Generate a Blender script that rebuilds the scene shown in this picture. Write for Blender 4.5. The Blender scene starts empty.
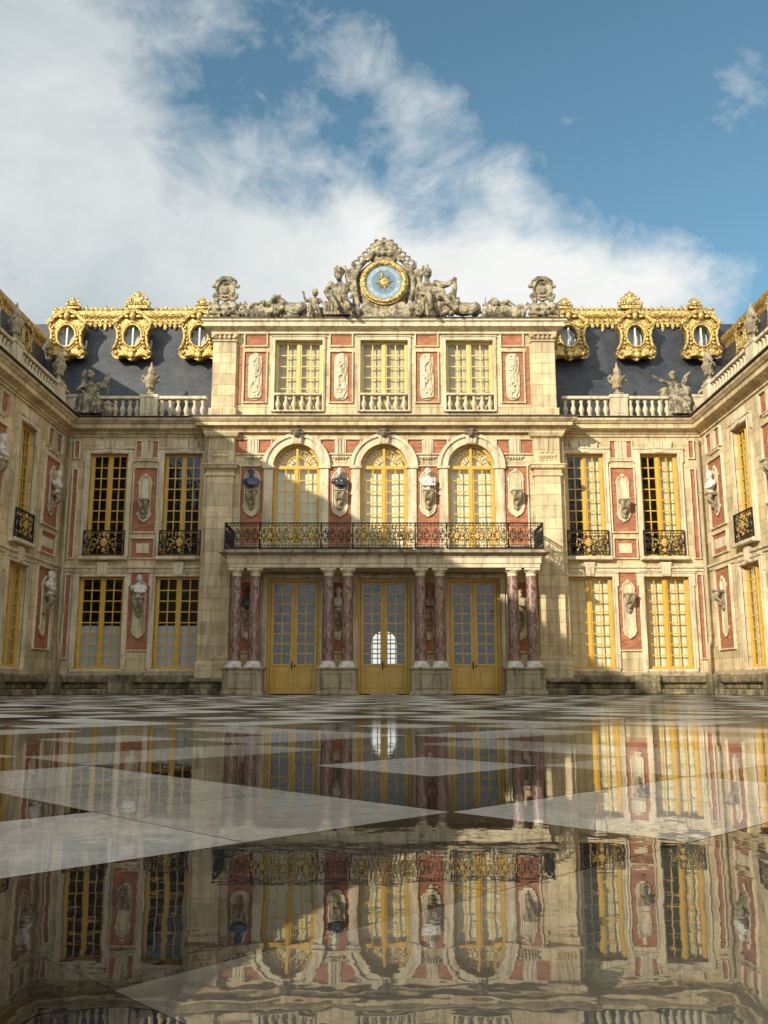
import bpy, math, random
from mathutils import Vector, Matrix, noise as mnoise
random.seed(7)
PI = math.pi
S = bpy.context.scene
COL = S.collection

# ------------------------------------------------------------------ mesh helper
class MB:
    """collects simple shapes into one mesh"""
    def __init__(s):
        s.v = []; s.f = []; s.m = []; s.s = []
        s.M = Matrix.Identity(4)
    def add(s, vs, fs, sm=False, mi=0):
        n = len(s.v)
        s.v += [tuple(s.M @ Vector(p)) for p in vs]
        flip = s.M.determinant() < 0
        for f in fs:
            g = [i + n for i in f]
            s.f.append(g[::-1] if flip else g); s.m.append(mi); s.s.append(sm)
    def box(s, x0, x1, y0, y1, z0, z1, mi=0):
        if x0 > x1: x0, x1 = x1, x0
        if y0 > y1: y0, y1 = y1, y0
        if z0 > z1: z0, z1 = z1, z0
        s.add([(x0,y0,z0),(x1,y0,z0),(x1,y1,z0),(x0,y1,z0),(x0,y0,z1),(x1,y0,z1),(x1,y1,z1),(x0,y1,z1)],
              [(0,3,2,1),(4,5,6,7),(0,1,5,4),(1,2,6,5),(2,3,7,6),(3,0,4,7)], False, mi)
    def bbox(s, x0, x1, y0, y1, z0, z1, b=.02, mi=0):
        """box whose front (low y) face is chamfered"""
        vs = []
        for (e, y) in ((0, y1), (0, y0 + b), (b, y0)):
            vs += [(x0+e,y,z0+e),(x1-e,y,z0+e),(x1-e,y,z1-e),(x0+e,y,z1-e)]
        fs = [(3, 2, 1, 0), (8, 9, 10, 11)]
        for k in (0, 4):
            for i in range(4):
                j = (i+1) % 4
                fs.append((k+i, k+j, k+4+j, k+4+i))
        s.add(vs, fs, False, mi)
    def prism(s, poly, y0, y1, mi=0, sm=False):
        """poly in (x,z), counter-clockwise seen from -y; extruded y0 (front) to y1"""
        n = len(poly)
        vs = [(x, y0, z) for x, z in poly] + [(x, y1, z) for x, z in poly]
        fs = [tuple(range(n)), tuple(range(2*n-1, n-1, -1))]
        s.add(vs, fs, False, mi)
        s.add(vs, [(i, i+n, (i+1) % n + n, (i+1) % n) for i in range(n)], sm, mi)
    def lathe(s, prof, seg=12, c=(0,0,0), mi=0, sx=1, sy=1, sm=True):
        vs = []; n = len(prof)
        for r, z in prof:
            for k in range(seg):
                a = 2*PI*k/seg
                vs.append((c[0]+r*math.cos(a)*sx, c[1]+r*math.sin(a)*sy, c[2]+z))
        fs = []
        for i in range(n-1):
            for k in range(seg):
                l = (k+1) % seg
                fs.append((i*seg+k, i*seg+l, (i+1)*seg+l, (i+1)*seg+k))
        s.add(vs, fs, sm, mi)
        s.add(vs, [tuple(range(seg-1, -1, -1)), tuple((n-1)*seg+k for k in range(seg))], False, mi)
    def tube(s, pts, r, seg=6, mi=0, closed=False):
        pts = [Vector(p) for p in pts]; n = len(pts)
        rs = r if isinstance(r, (list, tuple)) else [r]*n
        vs = []
        for i, p in enumerate(pts):
            if closed: t = pts[(i+1) % n] - pts[i-1]
            else: t = pts[min(i+1, n-1)] - pts[max(i-1, 0)]
            if t.length < 1e-9: t = Vector((0,0,1))
            t.normalize()
            ref = Vector((0,1,0)) if abs(t.y) < .9 else Vector((1,0,0))
            a = t.cross(ref).normalized(); b = t.cross(a)
            for k in range(seg):
                w = 2*PI*k/seg
                vs.append(tuple(p + (a*math.cos(w) + b*math.sin(w))*rs[i]))
        fs = []
        for i in range(n if closed else n-1):
            j = (i+1) % n
            for k in range(seg):
                l = (k+1) % seg
                fs.append((i*seg+k, i*seg+l, j*seg+l, j*seg+k))
        if not closed:
            fs.append(tuple(range(seg-1, -1, -1))); fs.append(tuple((n-1)*seg+k for k in range(seg)))
        s.add(vs, fs, True, mi)
    def ell(s, c, r, seg=10, rings=6, mi=0, rot=None):
        if not isinstance(r, (list, tuple)): r = (r, r, r)
        R = rot.to_matrix() if rot is not None else Matrix.Identity(3)
        vs = []; C = Vector(c)
        for i in range(1, rings):
            p = PI*i/rings
            for k in range(seg):
                a = 2*PI*k/seg
                vs.append(tuple(C + R @ Vector((r[0]*math.sin(p)*math.cos(a), r[1]*math.sin(p)*math.sin(a), r[2]*math.cos(p)))))
        vs.append(tuple(C + R @ Vector((0,0,r[2])))); vs.append(tuple(C + R @ Vector((0,0,-r[2]))))
        t = len(vs)-2; b = t+1; fs = []
        for i in range(rings-2):
            for k in range(seg):
                l = (k+1) % seg
                fs.append((i*seg+k, (i+1)*seg+k, (i+1)*seg+l, i*seg+l))
        for k in range(seg):
            l = (k+1) % seg
            fs.append((t, k, l)); fs.append((b, (rings-2)*seg+l, (rings-2)*seg+k))
        s.add(vs, fs, True, mi)
    def limb(s, p, q, r1, r2, mi=0, seg=8):
        p = Vector(p); q = Vector(q)
        s.tube([p, p.lerp(q,.5), q], [r1, (r1+r2)/2*1.06, r2], seg, mi)
        s.ell(p, r1, seg, 5, mi); s.ell(q, r2, seg, 5, mi)
    def sweep(s, path, prof, mi=0, closed=False):
        """horizontal moulding: path of (x,y), profile of (out,z); 'out' is to the right of travel"""
        n = len(path); P = [Vector((a, b)) for a, b in path]; vs = []; m = len(prof)
        for i in range(n):
            d0 = (P[i]-P[i-1]).normalized() if (i > 0 or closed) else (P[1]-P[0]).normalized()
            d1 = (P[(i+1) % n]-P[i]).normalized() if (i < n-1 or closed) else d0
            n0 = Vector((d0.y, -d0.x)); n1 = Vector((d1.y, -d1.x))
            k = (n0+n1); k = k/max(1e-6, 1+n0.dot(n1))
            for o, z in prof:
                q = P[i] + k*o; vs.append((q.x, q.y, z))
        fs = []
        for i in range(n if closed else n-1):
            j = (i+1) % n
            for a in range(m):
                b = (a+1) % m
                fs.append((i*m+a, j*m+a, j*m+b, i*m+b))
        if not closed:
            fs.append(tuple(range(m-1, -1, -1))); fs.append(tuple((n-1)*m+a for a in range(m)))
        s.add(vs, fs, False, mi)
    def wall(s, x0, x1, z0, z1, y0, y1, holes, mi=0):
        xs = sorted({x0, x1} | {h[0] for h in holes} | {h[1] for h in holes})
        zs = sorted({z0, z1} | {h[2] for h in holes} | {h[3] for h in holes})
        xs = [x for x in xs if x0 <= x <= x1]; zs = [z for z in zs if z0 <= z <= z1]
        def solid(i, j):
            if i < 0 or j < 0 or i >= len(xs)-1 or j >= len(zs)-1: return False
            cx = (xs[i]+xs[i+1])/2; cz = (zs[j]+zs[j+1])/2
            return not any(h[0] < cx < h[1] and h[2] < cz < h[3] for h in holes)
        for i in range(len(xs)-1):
            for j in range(len(zs)-1):
                if not solid(i, j): continue
                a, b, c, d = xs[i], xs[i+1], zs[j], zs[j+1]
                s.add([(a,y0,c),(b,y0,c),(b,y0,d),(a,y0,d)], [(0,1,2,3)], False, mi)
                s.add([(a,y1,c),(b,y1,c),(b,y1,d),(a,y1,d)], [(3,2,1,0)], False, mi)
                if not solid(i-1, j): s.add([(a,y0,c),(a,y0,d),(a,y1,d),(a,y1,c)], [(0,1,2,3)], False, mi)
                if not solid(i+1, j): s.add([(b,y0,c),(b,y0,d),(b,y1,d),(b,y1,c)], [(3,2,1,0)], False, mi)
                if not solid(i, j-1): s.add([(a,y0,c),(b,y0,c),(b,y1,c),(a,y1,c)], [(3,2,1,0)], False, mi)
                if not solid(i, j+1): s.add([(a,y0,d),(b,y0,d),(b,y1,d),(a,y1,d)], [(0,1,2,3)], False, mi)
    def spandrel(s, xc, r, zs, y0, y1, n=20, mi=0):
        top = zs + r
        pts = [(xc - r*math.cos(PI*i/n), zs + r*math.sin(PI*i/n)) for i in range(n+1)]
        for (a, b), (c, d) in zip(pts, pts[1:]):
            s.add([(a,y0,b),(c,y0,d),(c,y0,top),(a,y0,top),(a,y1,b),(c,y1,d),(c,y1,top),(a,y1,top)],
                  [(0,1,2,3),(7,6,5,4),(0,4,5,1)], False, mi)
    def arch_band(s, xc, zs, r0, r1, y0, y1, n=24, a0=0, a1=PI, mi=0):
        pts0 = []; pts1 = []
        for i in range(n+1):
            a = a0 + (a1-a0)*i/n
            pts0.append((xc+r0*math.cos(a), zs+r0*math.sin(a))); pts1.append((xc+r1*math.cos(a), zs+r1*math.sin(a)))
        for i in range(n):
            q = [pts0[i], pts1[i], pts1[i+1], pts0[i+1]]
            vs = [(x, y0, z) for x, z in q] + [(x, y1, z) for x, z in q]
            fs = [(0,1,2,3), (1,5,6,2), (0,3,7,4), (7,6,5,4)]
            if i == 0: fs.append((0,4,5,1))
            if i == n-1: fs.append((3,2,6,7))
            s.add(vs, fs, False, mi)
    def mesh(s, name, mats):
        me = bpy.data.meshes.new(name)
        me.from_pydata(s.v, [], s.f)
        for k in mats: me.materials.append(k)
        me.polygons.foreach_set('material_index', [min(i, len(mats)-1) for i in s.m])
        me.polygons.foreach_set('use_smooth', s.s)
        me.update(); return me
    def build(s, name, mats, parent=None, loc=(0,0,0)):
        if not isinstance(mats, (list, tuple)): mats = [mats]
        return obj(name, s.mesh(name, mats), parent, loc)

def obj(name, me, parent=None, loc=(0,0,0), rz=0, scale=None):
    o = bpy.data.objects.new(name, me); COL.objects.link(o)
    o.parent = parent; o.location = loc; o.rotation_euler = (0,0,rz)
    if scale: o.scale = scale
    return o
def empty(name, loc, rz=0):
    o = obj(name, None, None, loc, rz); o.empty_display_size = .3; return o
def tag(o, label=None, cat=None, group=None, kind=None):
    if label: o['label'] = label
    if cat: o['category'] = cat
    if group: o['group'] = group
    if kind: o['kind'] = kind
    return o
def copy_tree(o, parent=None):
    c = o.copy(); COL.objects.link(c); c.parent = parent
    for ch in [k for k in list(COL.objects) if k.parent == o]: copy_tree(ch, c)
    return c
def carve(mb, name, mats, voxel=.03, disp=.02, size=.12, smooth=3):
    """fuse overlapping shapes into one carved-looking skin"""
    me = mb.mesh(name+'_raw', [])
    o = bpy.data.objects.new('tmp', me); COL.objects.link(o)
    m = o.modifiers.new('r', 'REMESH'); m.mode = 'VOXEL'; m.voxel_size = voxel; m.use_smooth_shade = True
    m = o.modifiers.new('s', 'SMOOTH'); m.iterations = smooth; m.factor = .4
    bpy.context.view_layer.update()
    dg = bpy.context.evaluated_depsgraph_get()
    out = bpy.data.meshes.new_from_object(o.evaluated_get(dg))
    out.name = name
    if disp:
        nv = []
        for v in out.vertices:
            p = v.co/size
            k = mnoise.noise(p) + .6*mnoise.noise(p*2.3)
            nv.append(v.co + v.normal*disp*k)
        for v, c in zip(out.vertices, nv): v.co = c
    out.materials.clear()
    for k in (mats if isinstance(mats, (list, tuple)) else [mats]): out.materials.append(k)
    out.polygons.foreach_set('use_smooth', [True]*len(out.polygons))
    out.update()
    bpy.data.objects.remove(o); bpy.data.meshes.remove(me)
    return out

# ------------------------------------------------------------------ materials
class NT:
    def __init__(s, name):
        s.mat = bpy.data.materials.new(name); s.mat.use_nodes = True
        s.t = s.mat.node_tree; s.t.nodes.clear()
        s.out = s.t.nodes.new('ShaderNodeOutputMaterial')
        s.P = s.n('ShaderNodeBsdfPrincipled'); s.l(s.P.outputs[0], s.out.inputs[0])
    def n(s, t, **kw):
        k = s.t.nodes.new(t)
        for a, b in kw.items(): setattr(k, a, b)
        return k
    def l(s, a, b): s.t.links.new(a, b)
    def set(s, node, **kw):
        for a, b in kw.items():
            i = node.inputs[a.replace('_', ' ')]
            if hasattr(b, 'is_output'): s.l(b, i)
            else: i.default_value = b
    def coord(s): return s.n('ShaderNodeTexCoord').outputs['Object']
    def mapping(s, v, scale=(1,1,1), rot=(0,0,0)):
        m = s.n('ShaderNodeMapping'); s.l(v, m.inputs[0]); m.inputs['Scale'].default_value = scale; m.inputs['Rotation'].default_value = rot
        return m.outputs[0]
    def noise(s, v, scale, detail=4, rough=.55, dist=0):
        k = s.n('ShaderNodeTexNoise'); s.l(v, k.inputs['Vector'])
        k.inputs['Scale'].default_value = scale; k.inputs['Detail'].default_value = detail
        k.inputs['Roughness'].default_value = rough; k.inputs['Distortion'].default_value = dist
        return k.outputs[0]
    def ramp(s, f, stops):
        k = s.n('ShaderNodeValToRGB'); s.l(f, k.inputs[0]); e = k.color_ramp.elements
        while len(e) < len(stops): e.new(.5)
        for i, (p, c) in enumerate(stops):
            e[i].position = p; e[i].color = (c, c, c, 1) if isinstance(c, (int, float)) else tuple(c)+(1,)
        return k.outputs[0]
    def mix(s, f, a, b, mode='MIX'):
        k = s.n('ShaderNodeMix', data_type='RGBA', blend_type=mode)
        for i, x in ((0, f), (6, a), (7, b)):
            if hasattr(x, 'is_output'): s.l(x, k.inputs[i])
            else: k.inputs[i].default_value = x if isinstance(x, (int, float)) else tuple(x)+(1,)
        return k.outputs[2]
    def math(s, op, a, b=0, c=None):
        k = s.n('ShaderNodeMath', operation=op)
        for i, x in enumerate((a, b) if c is None else (a, b, c)):
            if hasattr(x, 'is_output'): s.l(x, k.inputs[i])
            else: k.inputs[i].default_value = x
        return k.outputs[0]
    def bump(s, h, strength=.3, dist=.02):
        k = s.n('ShaderNodeBump'); s.l(h, k.inputs['Height']); k.inputs['Strength'].default_value = strength; k.inputs['Distance'].default_value = dist
        return k.outputs[0]
    def xz(s, v):
        a = s.n('ShaderNodeSeparateXYZ'); s.l(v, a.inputs[0])
        c = s.n('ShaderNodeCombineXYZ')
        s.l(s.math('ADD', a.outputs[0], a.outputs[1]), c.inputs[0]); s.l(a.outputs[2], c.inputs[1])
        return c.outputs[0], a

def m_stone(name, base, dark, joints=True, dirt=.45, moss=0):
    t = NT(name); v = t.coord()
    big = t.ramp(t.noise(v, .9, 5, .6), [(.3, 0), (.7, 1)])
    lite = tuple(min(1, c*1.20) for c in base); base = tuple(c*.88 for c in base)
    c = t.mix(big, base, lite)
    # run-off streaks: noise stretched in z
    st = t.noise(t.mapping(v, (3.2, 3.2, .35)), 1.6, 5, .65)
    c = t.mix(t.math('MULTIPLY', t.ramp(st, [(.47, 0), (.68, 1)]), dirt), c, dark)
    bl = t.ramp(t.noise(v, 2.6, 9, .74, .4), [(.52, 0), (.66, 1)])
    c = t.mix(t.math('MULTIPLY', bl, dirt*.55), c, tuple(x*.7 for x in dark))
    fine = t.noise(v, 26, 4, .7)
    c = t.mix(t.math('MULTIPLY', t.ramp(fine, [(.42, 0), (.75, 1)]), .42), c, dark)
    h = fine
    if joints:
        w, _ = t.xz(v)
        b = t.n('ShaderNodeTexBrick'); t.l(w, b.inputs['Vector'])
        b.inputs['Scale'].default_value = 1; b.inputs['Mortar Size'].default_value = .012
        b.inputs['Brick Width'].default_value = 1.1; b.inputs['Row Height'].default_value = .42; b.inputs['Bias'].default_value = 0
        b.inputs['Color1'].default_value = (.78, .76, .73, 1); b.inputs['Color2'].default_value = (1.12, 1.09, 1.03, 1); b.inputs['Mortar'].default_value = (.60, .55, .50, 1)
        b.inputs['Mortar Smooth'].default_value = .3
        c = t.mix(1.0, c, b.outputs[0], 'MULTIPLY')
        h = t.math('SUBTRACT', t.math('MULTIPLY', fine, .4), t.math('MULTIPLY', b.outputs['Fac'], 1.0))
    if moss:
        g = t.ramp(t.noise(v, 1.7, 6, .7), [(.5-.32*moss, 0), (.75-.25*moss, 1)])
        c = t.mix(g, c, (.035, .036, .016))
        g2 = t.ramp(t.noise(t.mapping(v, (1, 1, .3)), 5.1, 6, .7), [(.5, 0), (.7, 1)])
        c = t.mix(t.math('MULTIPLY', g2, .7), c, (.02, .02, .014))
    t.set(t.P, Base_Color=c, Roughness=.85, Normal=t.bump(h, .5, .012))
    return t.mat
def m_brick():
    t = NT('brick'); v = t.coord(); w, _ = t.xz(v)
    b = t.n('ShaderNodeTexBrick'); t.l(w, b.inputs['Vector'])
    b.inputs['Scale'].default_value = 1; b.inputs['Mortar Size'].default_value = .008
    b.inputs['Brick Width'].default_value = .23; b.inputs['Row Height'].default_value = .068
    b.inputs['Color1'].default_value = (.52, .175, .075, 1); b.inputs['Color2'].default_value = (.30, .085, .038, 1); b.inputs['Mortar'].default_value = (.36, .22, .13, 1)
    n = t.noise(v, 3.1, 5, .6)
    c = t.mix(t.ramp(n, [(.35, 0), (.75, .55)]), b.outputs[0], (.13, .045, .028))
    t.set(t.P, Base_Color=c, Roughness=.9, Normal=t.bump(t.noise(v, 30), .4, .01))
    return t.mat
def m_simple(name, col, rough=.5, metal=0, var=.25, scale=6, bump=.15, col2=None):
    t = NT(name); v = t.coord()
    c2 = col2 or tuple(x*(1-var) for x in col)
    c = t.mix(t.ramp(t.noise(v, scale, 5, .6), [(.35, 0), (.7, 1)]), col, c2)
    t.set(t.P, Base_Color=c, Roughness=rough, Metallic=metal, Normal=t.bump(t.noise(v, scale*5, 3), bump, .01))
    return t.mat
def m_gold(name, rough=.32, tarnish=.75, sc=9):
    t = NT(name); v = t.coord()
    d = t.ramp(t.noise(v, sc, 5, .7), [(.42, 0), (.62, 1)])
    c = t.mix(t.math('MULTIPLY', d, tarnish), (.80, .55, .19), (.075, .048, .018))
    h = t.math('ADD', t.noise(v, sc*1.6, 4, .6), t.math('MULTIPLY', t.noise(v, sc*5, 2), .3))
    t.set(t.P, Base_Color=c, Metallic=.72, Roughness=t.ramp(d, [(0, rough), (1, .6)]), Normal=t.bump(h, .9, .05))
    return t.mat
def m_marble_red():
    t = NT('red_marble'); v = t.coord()
    w = t.noise(t.mapping(v, (1, 1, .45)), 3.4, 8, .72, 1.6)
    c = t.ramp(w, [(.30, (.06, .020, .018)), (.42, (.12, .045, .032)), (.51, (.17, .08, .055)), (.55, (.33, .24, .19)), (.58, (.18, .068, .06)), (.72, (.08, .027, .024))])
    k = t.n('ShaderNodeTexVoronoi', feature='DISTANCE_TO_EDGE'); t.l(t.mapping(v, (1, 1, .5)), k.inputs['Vector']); k.inputs['Scale'].default_value = 9
    c = t.mix(t.ramp(k.outputs[0], [(0, .8), (.05, 0)]), c, (.46, .36, .30))
    t.set(t.P, Base_Color=c, Roughness=.32)
    return t.mat
def m_slate():
    t = NT('slate'); v = t.coord(); w, _ = t.xz(v)
    b = t.n('ShaderNodeTexBrick'); t.l(w, b.inputs['Vector'])
    b.inputs['Scale'].default_value = 1; b.inputs['Mortar Size'].default_value = .008
    b.inputs['Brick Width'].default_value = .22; b.inputs['Row Height'].default_value = .13
    b.inputs['Color1'].default_value = (.036, .040, .050, 1); b.inputs['Color2'].default_value = (.017, .019, .026, 1); b.inputs['Mortar'].default_value = (.015, .017, .022, 1)
    c = t.mix(t.ramp(t.noise(v, 1.3, 5), [(.4, 0), (.7, .5)]), b.outputs[0], (.07, .07, .072))
    t.set(t.P, Base_Color=c, Roughness=.5, Normal=t.bump(b.outputs['Fac'], .3, .01))
    return t.mat
def m_glass():
    t = NT('window_glass'); v = t.coord()
    t.t.nodes.remove(t.P)
    # slight bowing, each pane a little different
    oi = t.n('ShaderNodeObjectInfo'); add = t.n('ShaderNodeVectorMath', operation='MULTIPLY_ADD'); t.l(v, add.inputs[0]); add.inputs[1].default_value = (1/.36, 0, 1/.43)
    rv = t.n('ShaderNodeCombineXYZ'); t.l(t.math('MULTIPLY', oi.outputs['Random'], 91.0), rv.inputs[1]); rv.inputs[0].default_value = 50.0; t.l(rv.outputs[0], add.inputs[2])
    fl_ = t.n('ShaderNodeVectorMath', operation='FLOOR'); t.l(add.outputs[0], fl_.inputs[0])
    wn = t.n('ShaderNodeTexWhiteNoise'); t.l(fl_.outputs[0], wn.inputs['Vector'])
    cen = t.n('ShaderNodeVectorMath', operation='MULTIPLY_ADD'); t.l(wn.outputs['Color'], cen.inputs[0]); cen.inputs[1].default_value = (.03,)*3; cen.inputs[2].default_value = (-.015,)*3
    nb = t.bump(t.noise(add.outputs[0], 1.4, 2, .5), .35, .03)
    sm = t.n('ShaderNodeVectorMath', operation='ADD'); t.l(nb, sm.inputs[0]); t.l(cen.outputs[0], sm.inputs[1])
    nn = t.n('ShaderNodeVectorMath', operation='NORMALIZE'); t.l(sm.outputs[0], nn.inputs[0]); nz = nn.outputs[0]
    g = t.n('ShaderNodeBsdfGlossy'); g.inputs['Roughness'].default_value = .01; g.inputs['Color'].default_value = (.93, .97, 1, 1); t.l(nz, g.inputs['Normal'])
    tr = t.n('ShaderNodeBsdfTransparent'); tr.inputs['Color'].default_value = (.93, .95, .93, 1)
    lw = t.n('ShaderNodeNewGeometry'); dt = t.n('ShaderNodeVectorMath', operation='DOT_PRODUCT')
    t.l(lw.outputs['Incoming'], dt.inputs[0]); t.l(lw.outputs['True Normal'], dt.inputs[1])
    co = t.math('SUBTRACT', 1.0, t.math('ABSOLUTE', dt.outputs['Value']))
    fz = t.math('ADD', .042, t.math('MULTIPLY', t.math('POWER', co, 5.0), .85))
    m = t.n('ShaderNodeMixShader')
    t.l(fz, m.inputs[0]); t.l(tr.outputs[0], m.inputs[1]); t.l(g.outputs[0], m.inputs[2])
    t.l(m.outputs[0], t.out.inputs[0]); return t.mat
def m_cloth(name, col, tr=.25):
    t = NT(name); v = t.coord()
    w = t.noise(t.mapping(v, (9, 9, .35)), 1.4, 3, .5)
    c = t.mix(t.ramp(w, [(.35, 0), (.65, .6)]), col, tuple(x*.82 for x in col))  # fold shading put into the cloth colour as darker upright streaks
    t.set(t.P, Base_Color=c, Roughness=.9, Normal=t.bump(w, .8, .06))
    return t.mat
def m_floor(name, c1, c2, vein, wet=True):
    t = NT(name); v = t.coord()
    n1 = t.noise(v, 2.3, 7, .68, .6)
    c = t.mix(t.ramp(n1, [(.3, 0), (.7, 1)]), c1, c2)
    k = t.ramp(t.noise(v, 7, 8, .75, 1.4), [(.47, 0), (.5, 1), (.53, 0)])
    c = t.mix(t.math('MULTIPLY', k, .35), c, vein)
    g = t.ramp(t.noise(v, 11, 9, .8), [(.48, 0), (.70, .55)])
    c = t.mix(g, c, tuple(x*.45 for x in c1))
    sx = t.n('ShaderNodeSeparateXYZ'); t.l(v, sx.inputs[0])
    # standing water: a broad shallow puddle round the near paving, patchy damp paving farther off
    edge = t.math('ADD', sx.outputs[1], t.math('MULTIPLY', t.math('SUBTRACT', t.noise(v, .55, 4, .6), .5), 4.0))
    dry = t.n('ShaderNodeMapRange'); t.l(edge, dry.inputs[0]); dry.inputs[1].default_value = 5.2; dry.inputs[2].default_value = 8.5
    far = t.ramp(t.noise(v, .45, 5, .6), [(.40, .55), (.6, 1)])
    damp = t.math('MULTIPLY', dry.outputs[0], far)
    rp = t.math('ADD', t.noise(t.mapping(v, (1, .5, 1)), 5.5, 2, .45), t.math('MULTIPLY', t.noise(v, 17, 2, .5), .16))
    rip = t.n('ShaderNodeBump'); t.l(rp, rip.inputs['Height']); rip.inputs['Distance'].default_value = .00075; rip.inputs['Strength'].default_value = 1.0
    rough = t.math('ADD', t.math('MULTIPLY', damp, .17), .012)
    fb = t.bump(t.noise(v, 22, 4, .7), .25, .004)
    t.set(t.P, Base_Color=c, Roughness=t.math('ADD', t.math('MULTIPLY', damp, .25), .33), Normal=fb, Specular_IOR_Level=0.0, Coat_Weight=t.math('SUBTRACT', 1.0, t.math('MULTIPLY', damp, .78)),
          Coat_Roughness=rough, Coat_IOR=1.58, Coat_Normal=rip.outputs[0])
    return t.mat

def m_carved(name, base, dark):
    t = NT(name); v = t.coord()
    a = t.ramp(t.noise(v, 3.6, 8, .72), [(.44, 0), (.56, 1)])
    b = t.ramp(t.noise(v, 13, 6, .7), [(.44, 0), (.66, 1)])
    c = t.mix(t.math('MULTIPLY', a, .8), base, dark)
    c = t.mix(t.math('MULTIPLY', b, .5), c, tuple(x*1.6 for x in dark))
    t.set(t.P, Base_Color=c, Roughness=.9, Normal=t.bump(t.noise(v, 16, 3, .5), .3, .02))
    return t.mat
STONE = m_stone('limestone', (.64, .52, .32), (.20, .135, .068), dirt=.62)
TRIM = m_stone('limestone_trim', (.68, .575, .39), (.20, .14, .075), joints=False, dirt=.68)
MOSSY = m_stone('mossy_limestone', (.42, .34, .20), (.10, .08, .05), joints=True, dirt=.8, moss=.45)
GREYST = m_stone('weathered_limestone', (.38, .305, .19), (.10, .08, .055), joints=False, dirt=.9)
CARVED = m_carved('carved_limestone', (.44, .36, .225), (.035, .029, .021))
DARKST = m_simple('sooty_stone', (.19, .15, .10), .8, 0, .5, 8)
BUSTM = m_simple('white_marble', (.72, .68, .60), .45, 0, .35, 7)
DARKM = m_simple('dark_marble', (.045, .045, .055), .3, 0, .4, 7)
BLUEM = m_simple('blue_marble', (.045, .07, .15), .3, 0, .4, 7)
BRICK = m_brick()
MARB = m_marble_red()
YEL = m_simple('ochre_paint', (.63, .375, .055), .38, 0, .22, 3, .1)
YELP = m_simple('pale_ochre_paint', (.66, .50, .17), .4, 0, .2, 3, .1)
GOLD = m_gold('gilding')
GOLDI = m_gold('gilded_iron', .4, .6, 16)
IRON = m_simple('wrought_iron', (.022, .02, .018), .45, .4, .4, 12)
LEAD = m_simple('lead_sheet', (.07, .062, .05), .6, .1, .45, 2.5, .3)
SLATE = m_slate()
GLASS = m_glass()
CURT = m_cloth('cream_curtain', (.88, .78, .52))
CURW = m_cloth('white_curtain', (.62, .62, .62))
BLIND = m_cloth('tan_blind', (.62, .50, .28))
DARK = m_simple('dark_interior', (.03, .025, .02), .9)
ENAMEL = m_simple('blue_enamel', (.15, .23, .29), .35, 0, .2, 5)
PIPE = m_simple('painted_pipe', (.42, .33, .20), .6, 0, .3, 3)

# ------------------------------------------------------------------ building elements
YC = -.8            # face of the middle block in the palace's own frame (side bays: 0)
def muntins(mb, x0, x1, z0, z1, cols, rows, y0, y1, w=.038):
    for i in range(1, cols):
        x = x0 + (x1-x0)*i/cols; mb.box(x-w/2, x+w/2, y0, y1, z0, z1)
    for j in range(1, rows):
        z = z0 + (z1-z0)*j/rows; mb.box(x0, x1, y0+.003, y1-.003, z-w/2, z+w/2)
def frame_rect(w, h, cols, rows, fr=.085, mull=.10, mun=.040):
    f = MB()
    f.bbox(-w/2, -w/2+fr, 0, .09, 0, h, .012); f.bbox(w/2-fr, w/2, 0, .09, 0, h, .012)
    f.bbox(-w/2+fr, w/2-fr, .002, .09, h-fr, h, .012); f.bbox(-w/2+fr, w/2-fr, .002, .09, 0, fr*1.15, .012)
    f.bbox(-mull/2, mull/2, -.018, .09, fr, h-fr, .015)
    for s in (-1, 1):
        a, b = sorted((s*mull/2, s*(w/2-fr)))
        st = .045
        f.box(a, a+st, .012, .075, fr, h-fr); f.box(b-st, b, .012, .075, fr, h-fr)
        muntins(f, a+st, b-st, fr*1.15, h-fr, cols, rows, .02, .06, mun)
    return f
def sheet(x0, x1, z0, z1, y):
    m = MB(); m.add([(x0,y,z0),(x1,y,z0),(x1,y,z1),(x0,y,z1)], [(0,1,2,3)]); return m
def drape(x0, x1, z0, z1, y, n=30, a=.014, seed=0):
    """hanging cloth with folds"""
    m = MB(); vs = []; r = random.Random(seed); ph = [r.uniform(0, 6) for _ in range(3)]
    for j in (0, 1):
        for i in range(n+1):
            t = i/n; yy = y + a*math.sin(t*24+ph[0]) + a*.5*math.sin(t*51+ph[1])*(1-.4*j)
            vs.append((x0+(x1-x0)*t, yy, z1 if j else z0))
    m.add(vs, [(i, i+1, n+2+i, n+1+i) for i in range(n)], True); return m
class Proto: pass
def window_proto(kind, w, h, cols, rows, paint, curtains):
    p = Proto(); p.frame = frame_rect(w, h, cols, rows).mesh('window', [paint])
    p.pane = sheet(-w/2+.03, w/2-.03, .03, h-.03, .04).mesh('pane', [GLASS])
    p.curt = [(drape(a*w, b*w, c*h, d*h, .24, seed=i+3).mesh('curtain', [m])) for i, (a, b, c, d, m) in enumerate(curtains)]
    return p
def put_window(p, R, x, y, z, name='window'):
    o = obj(name, p.frame, R, (x, y, z))
    obj('pane', p.pane, o)
    for c in p.curt: obj('curtain', c, o)
    return o

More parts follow.
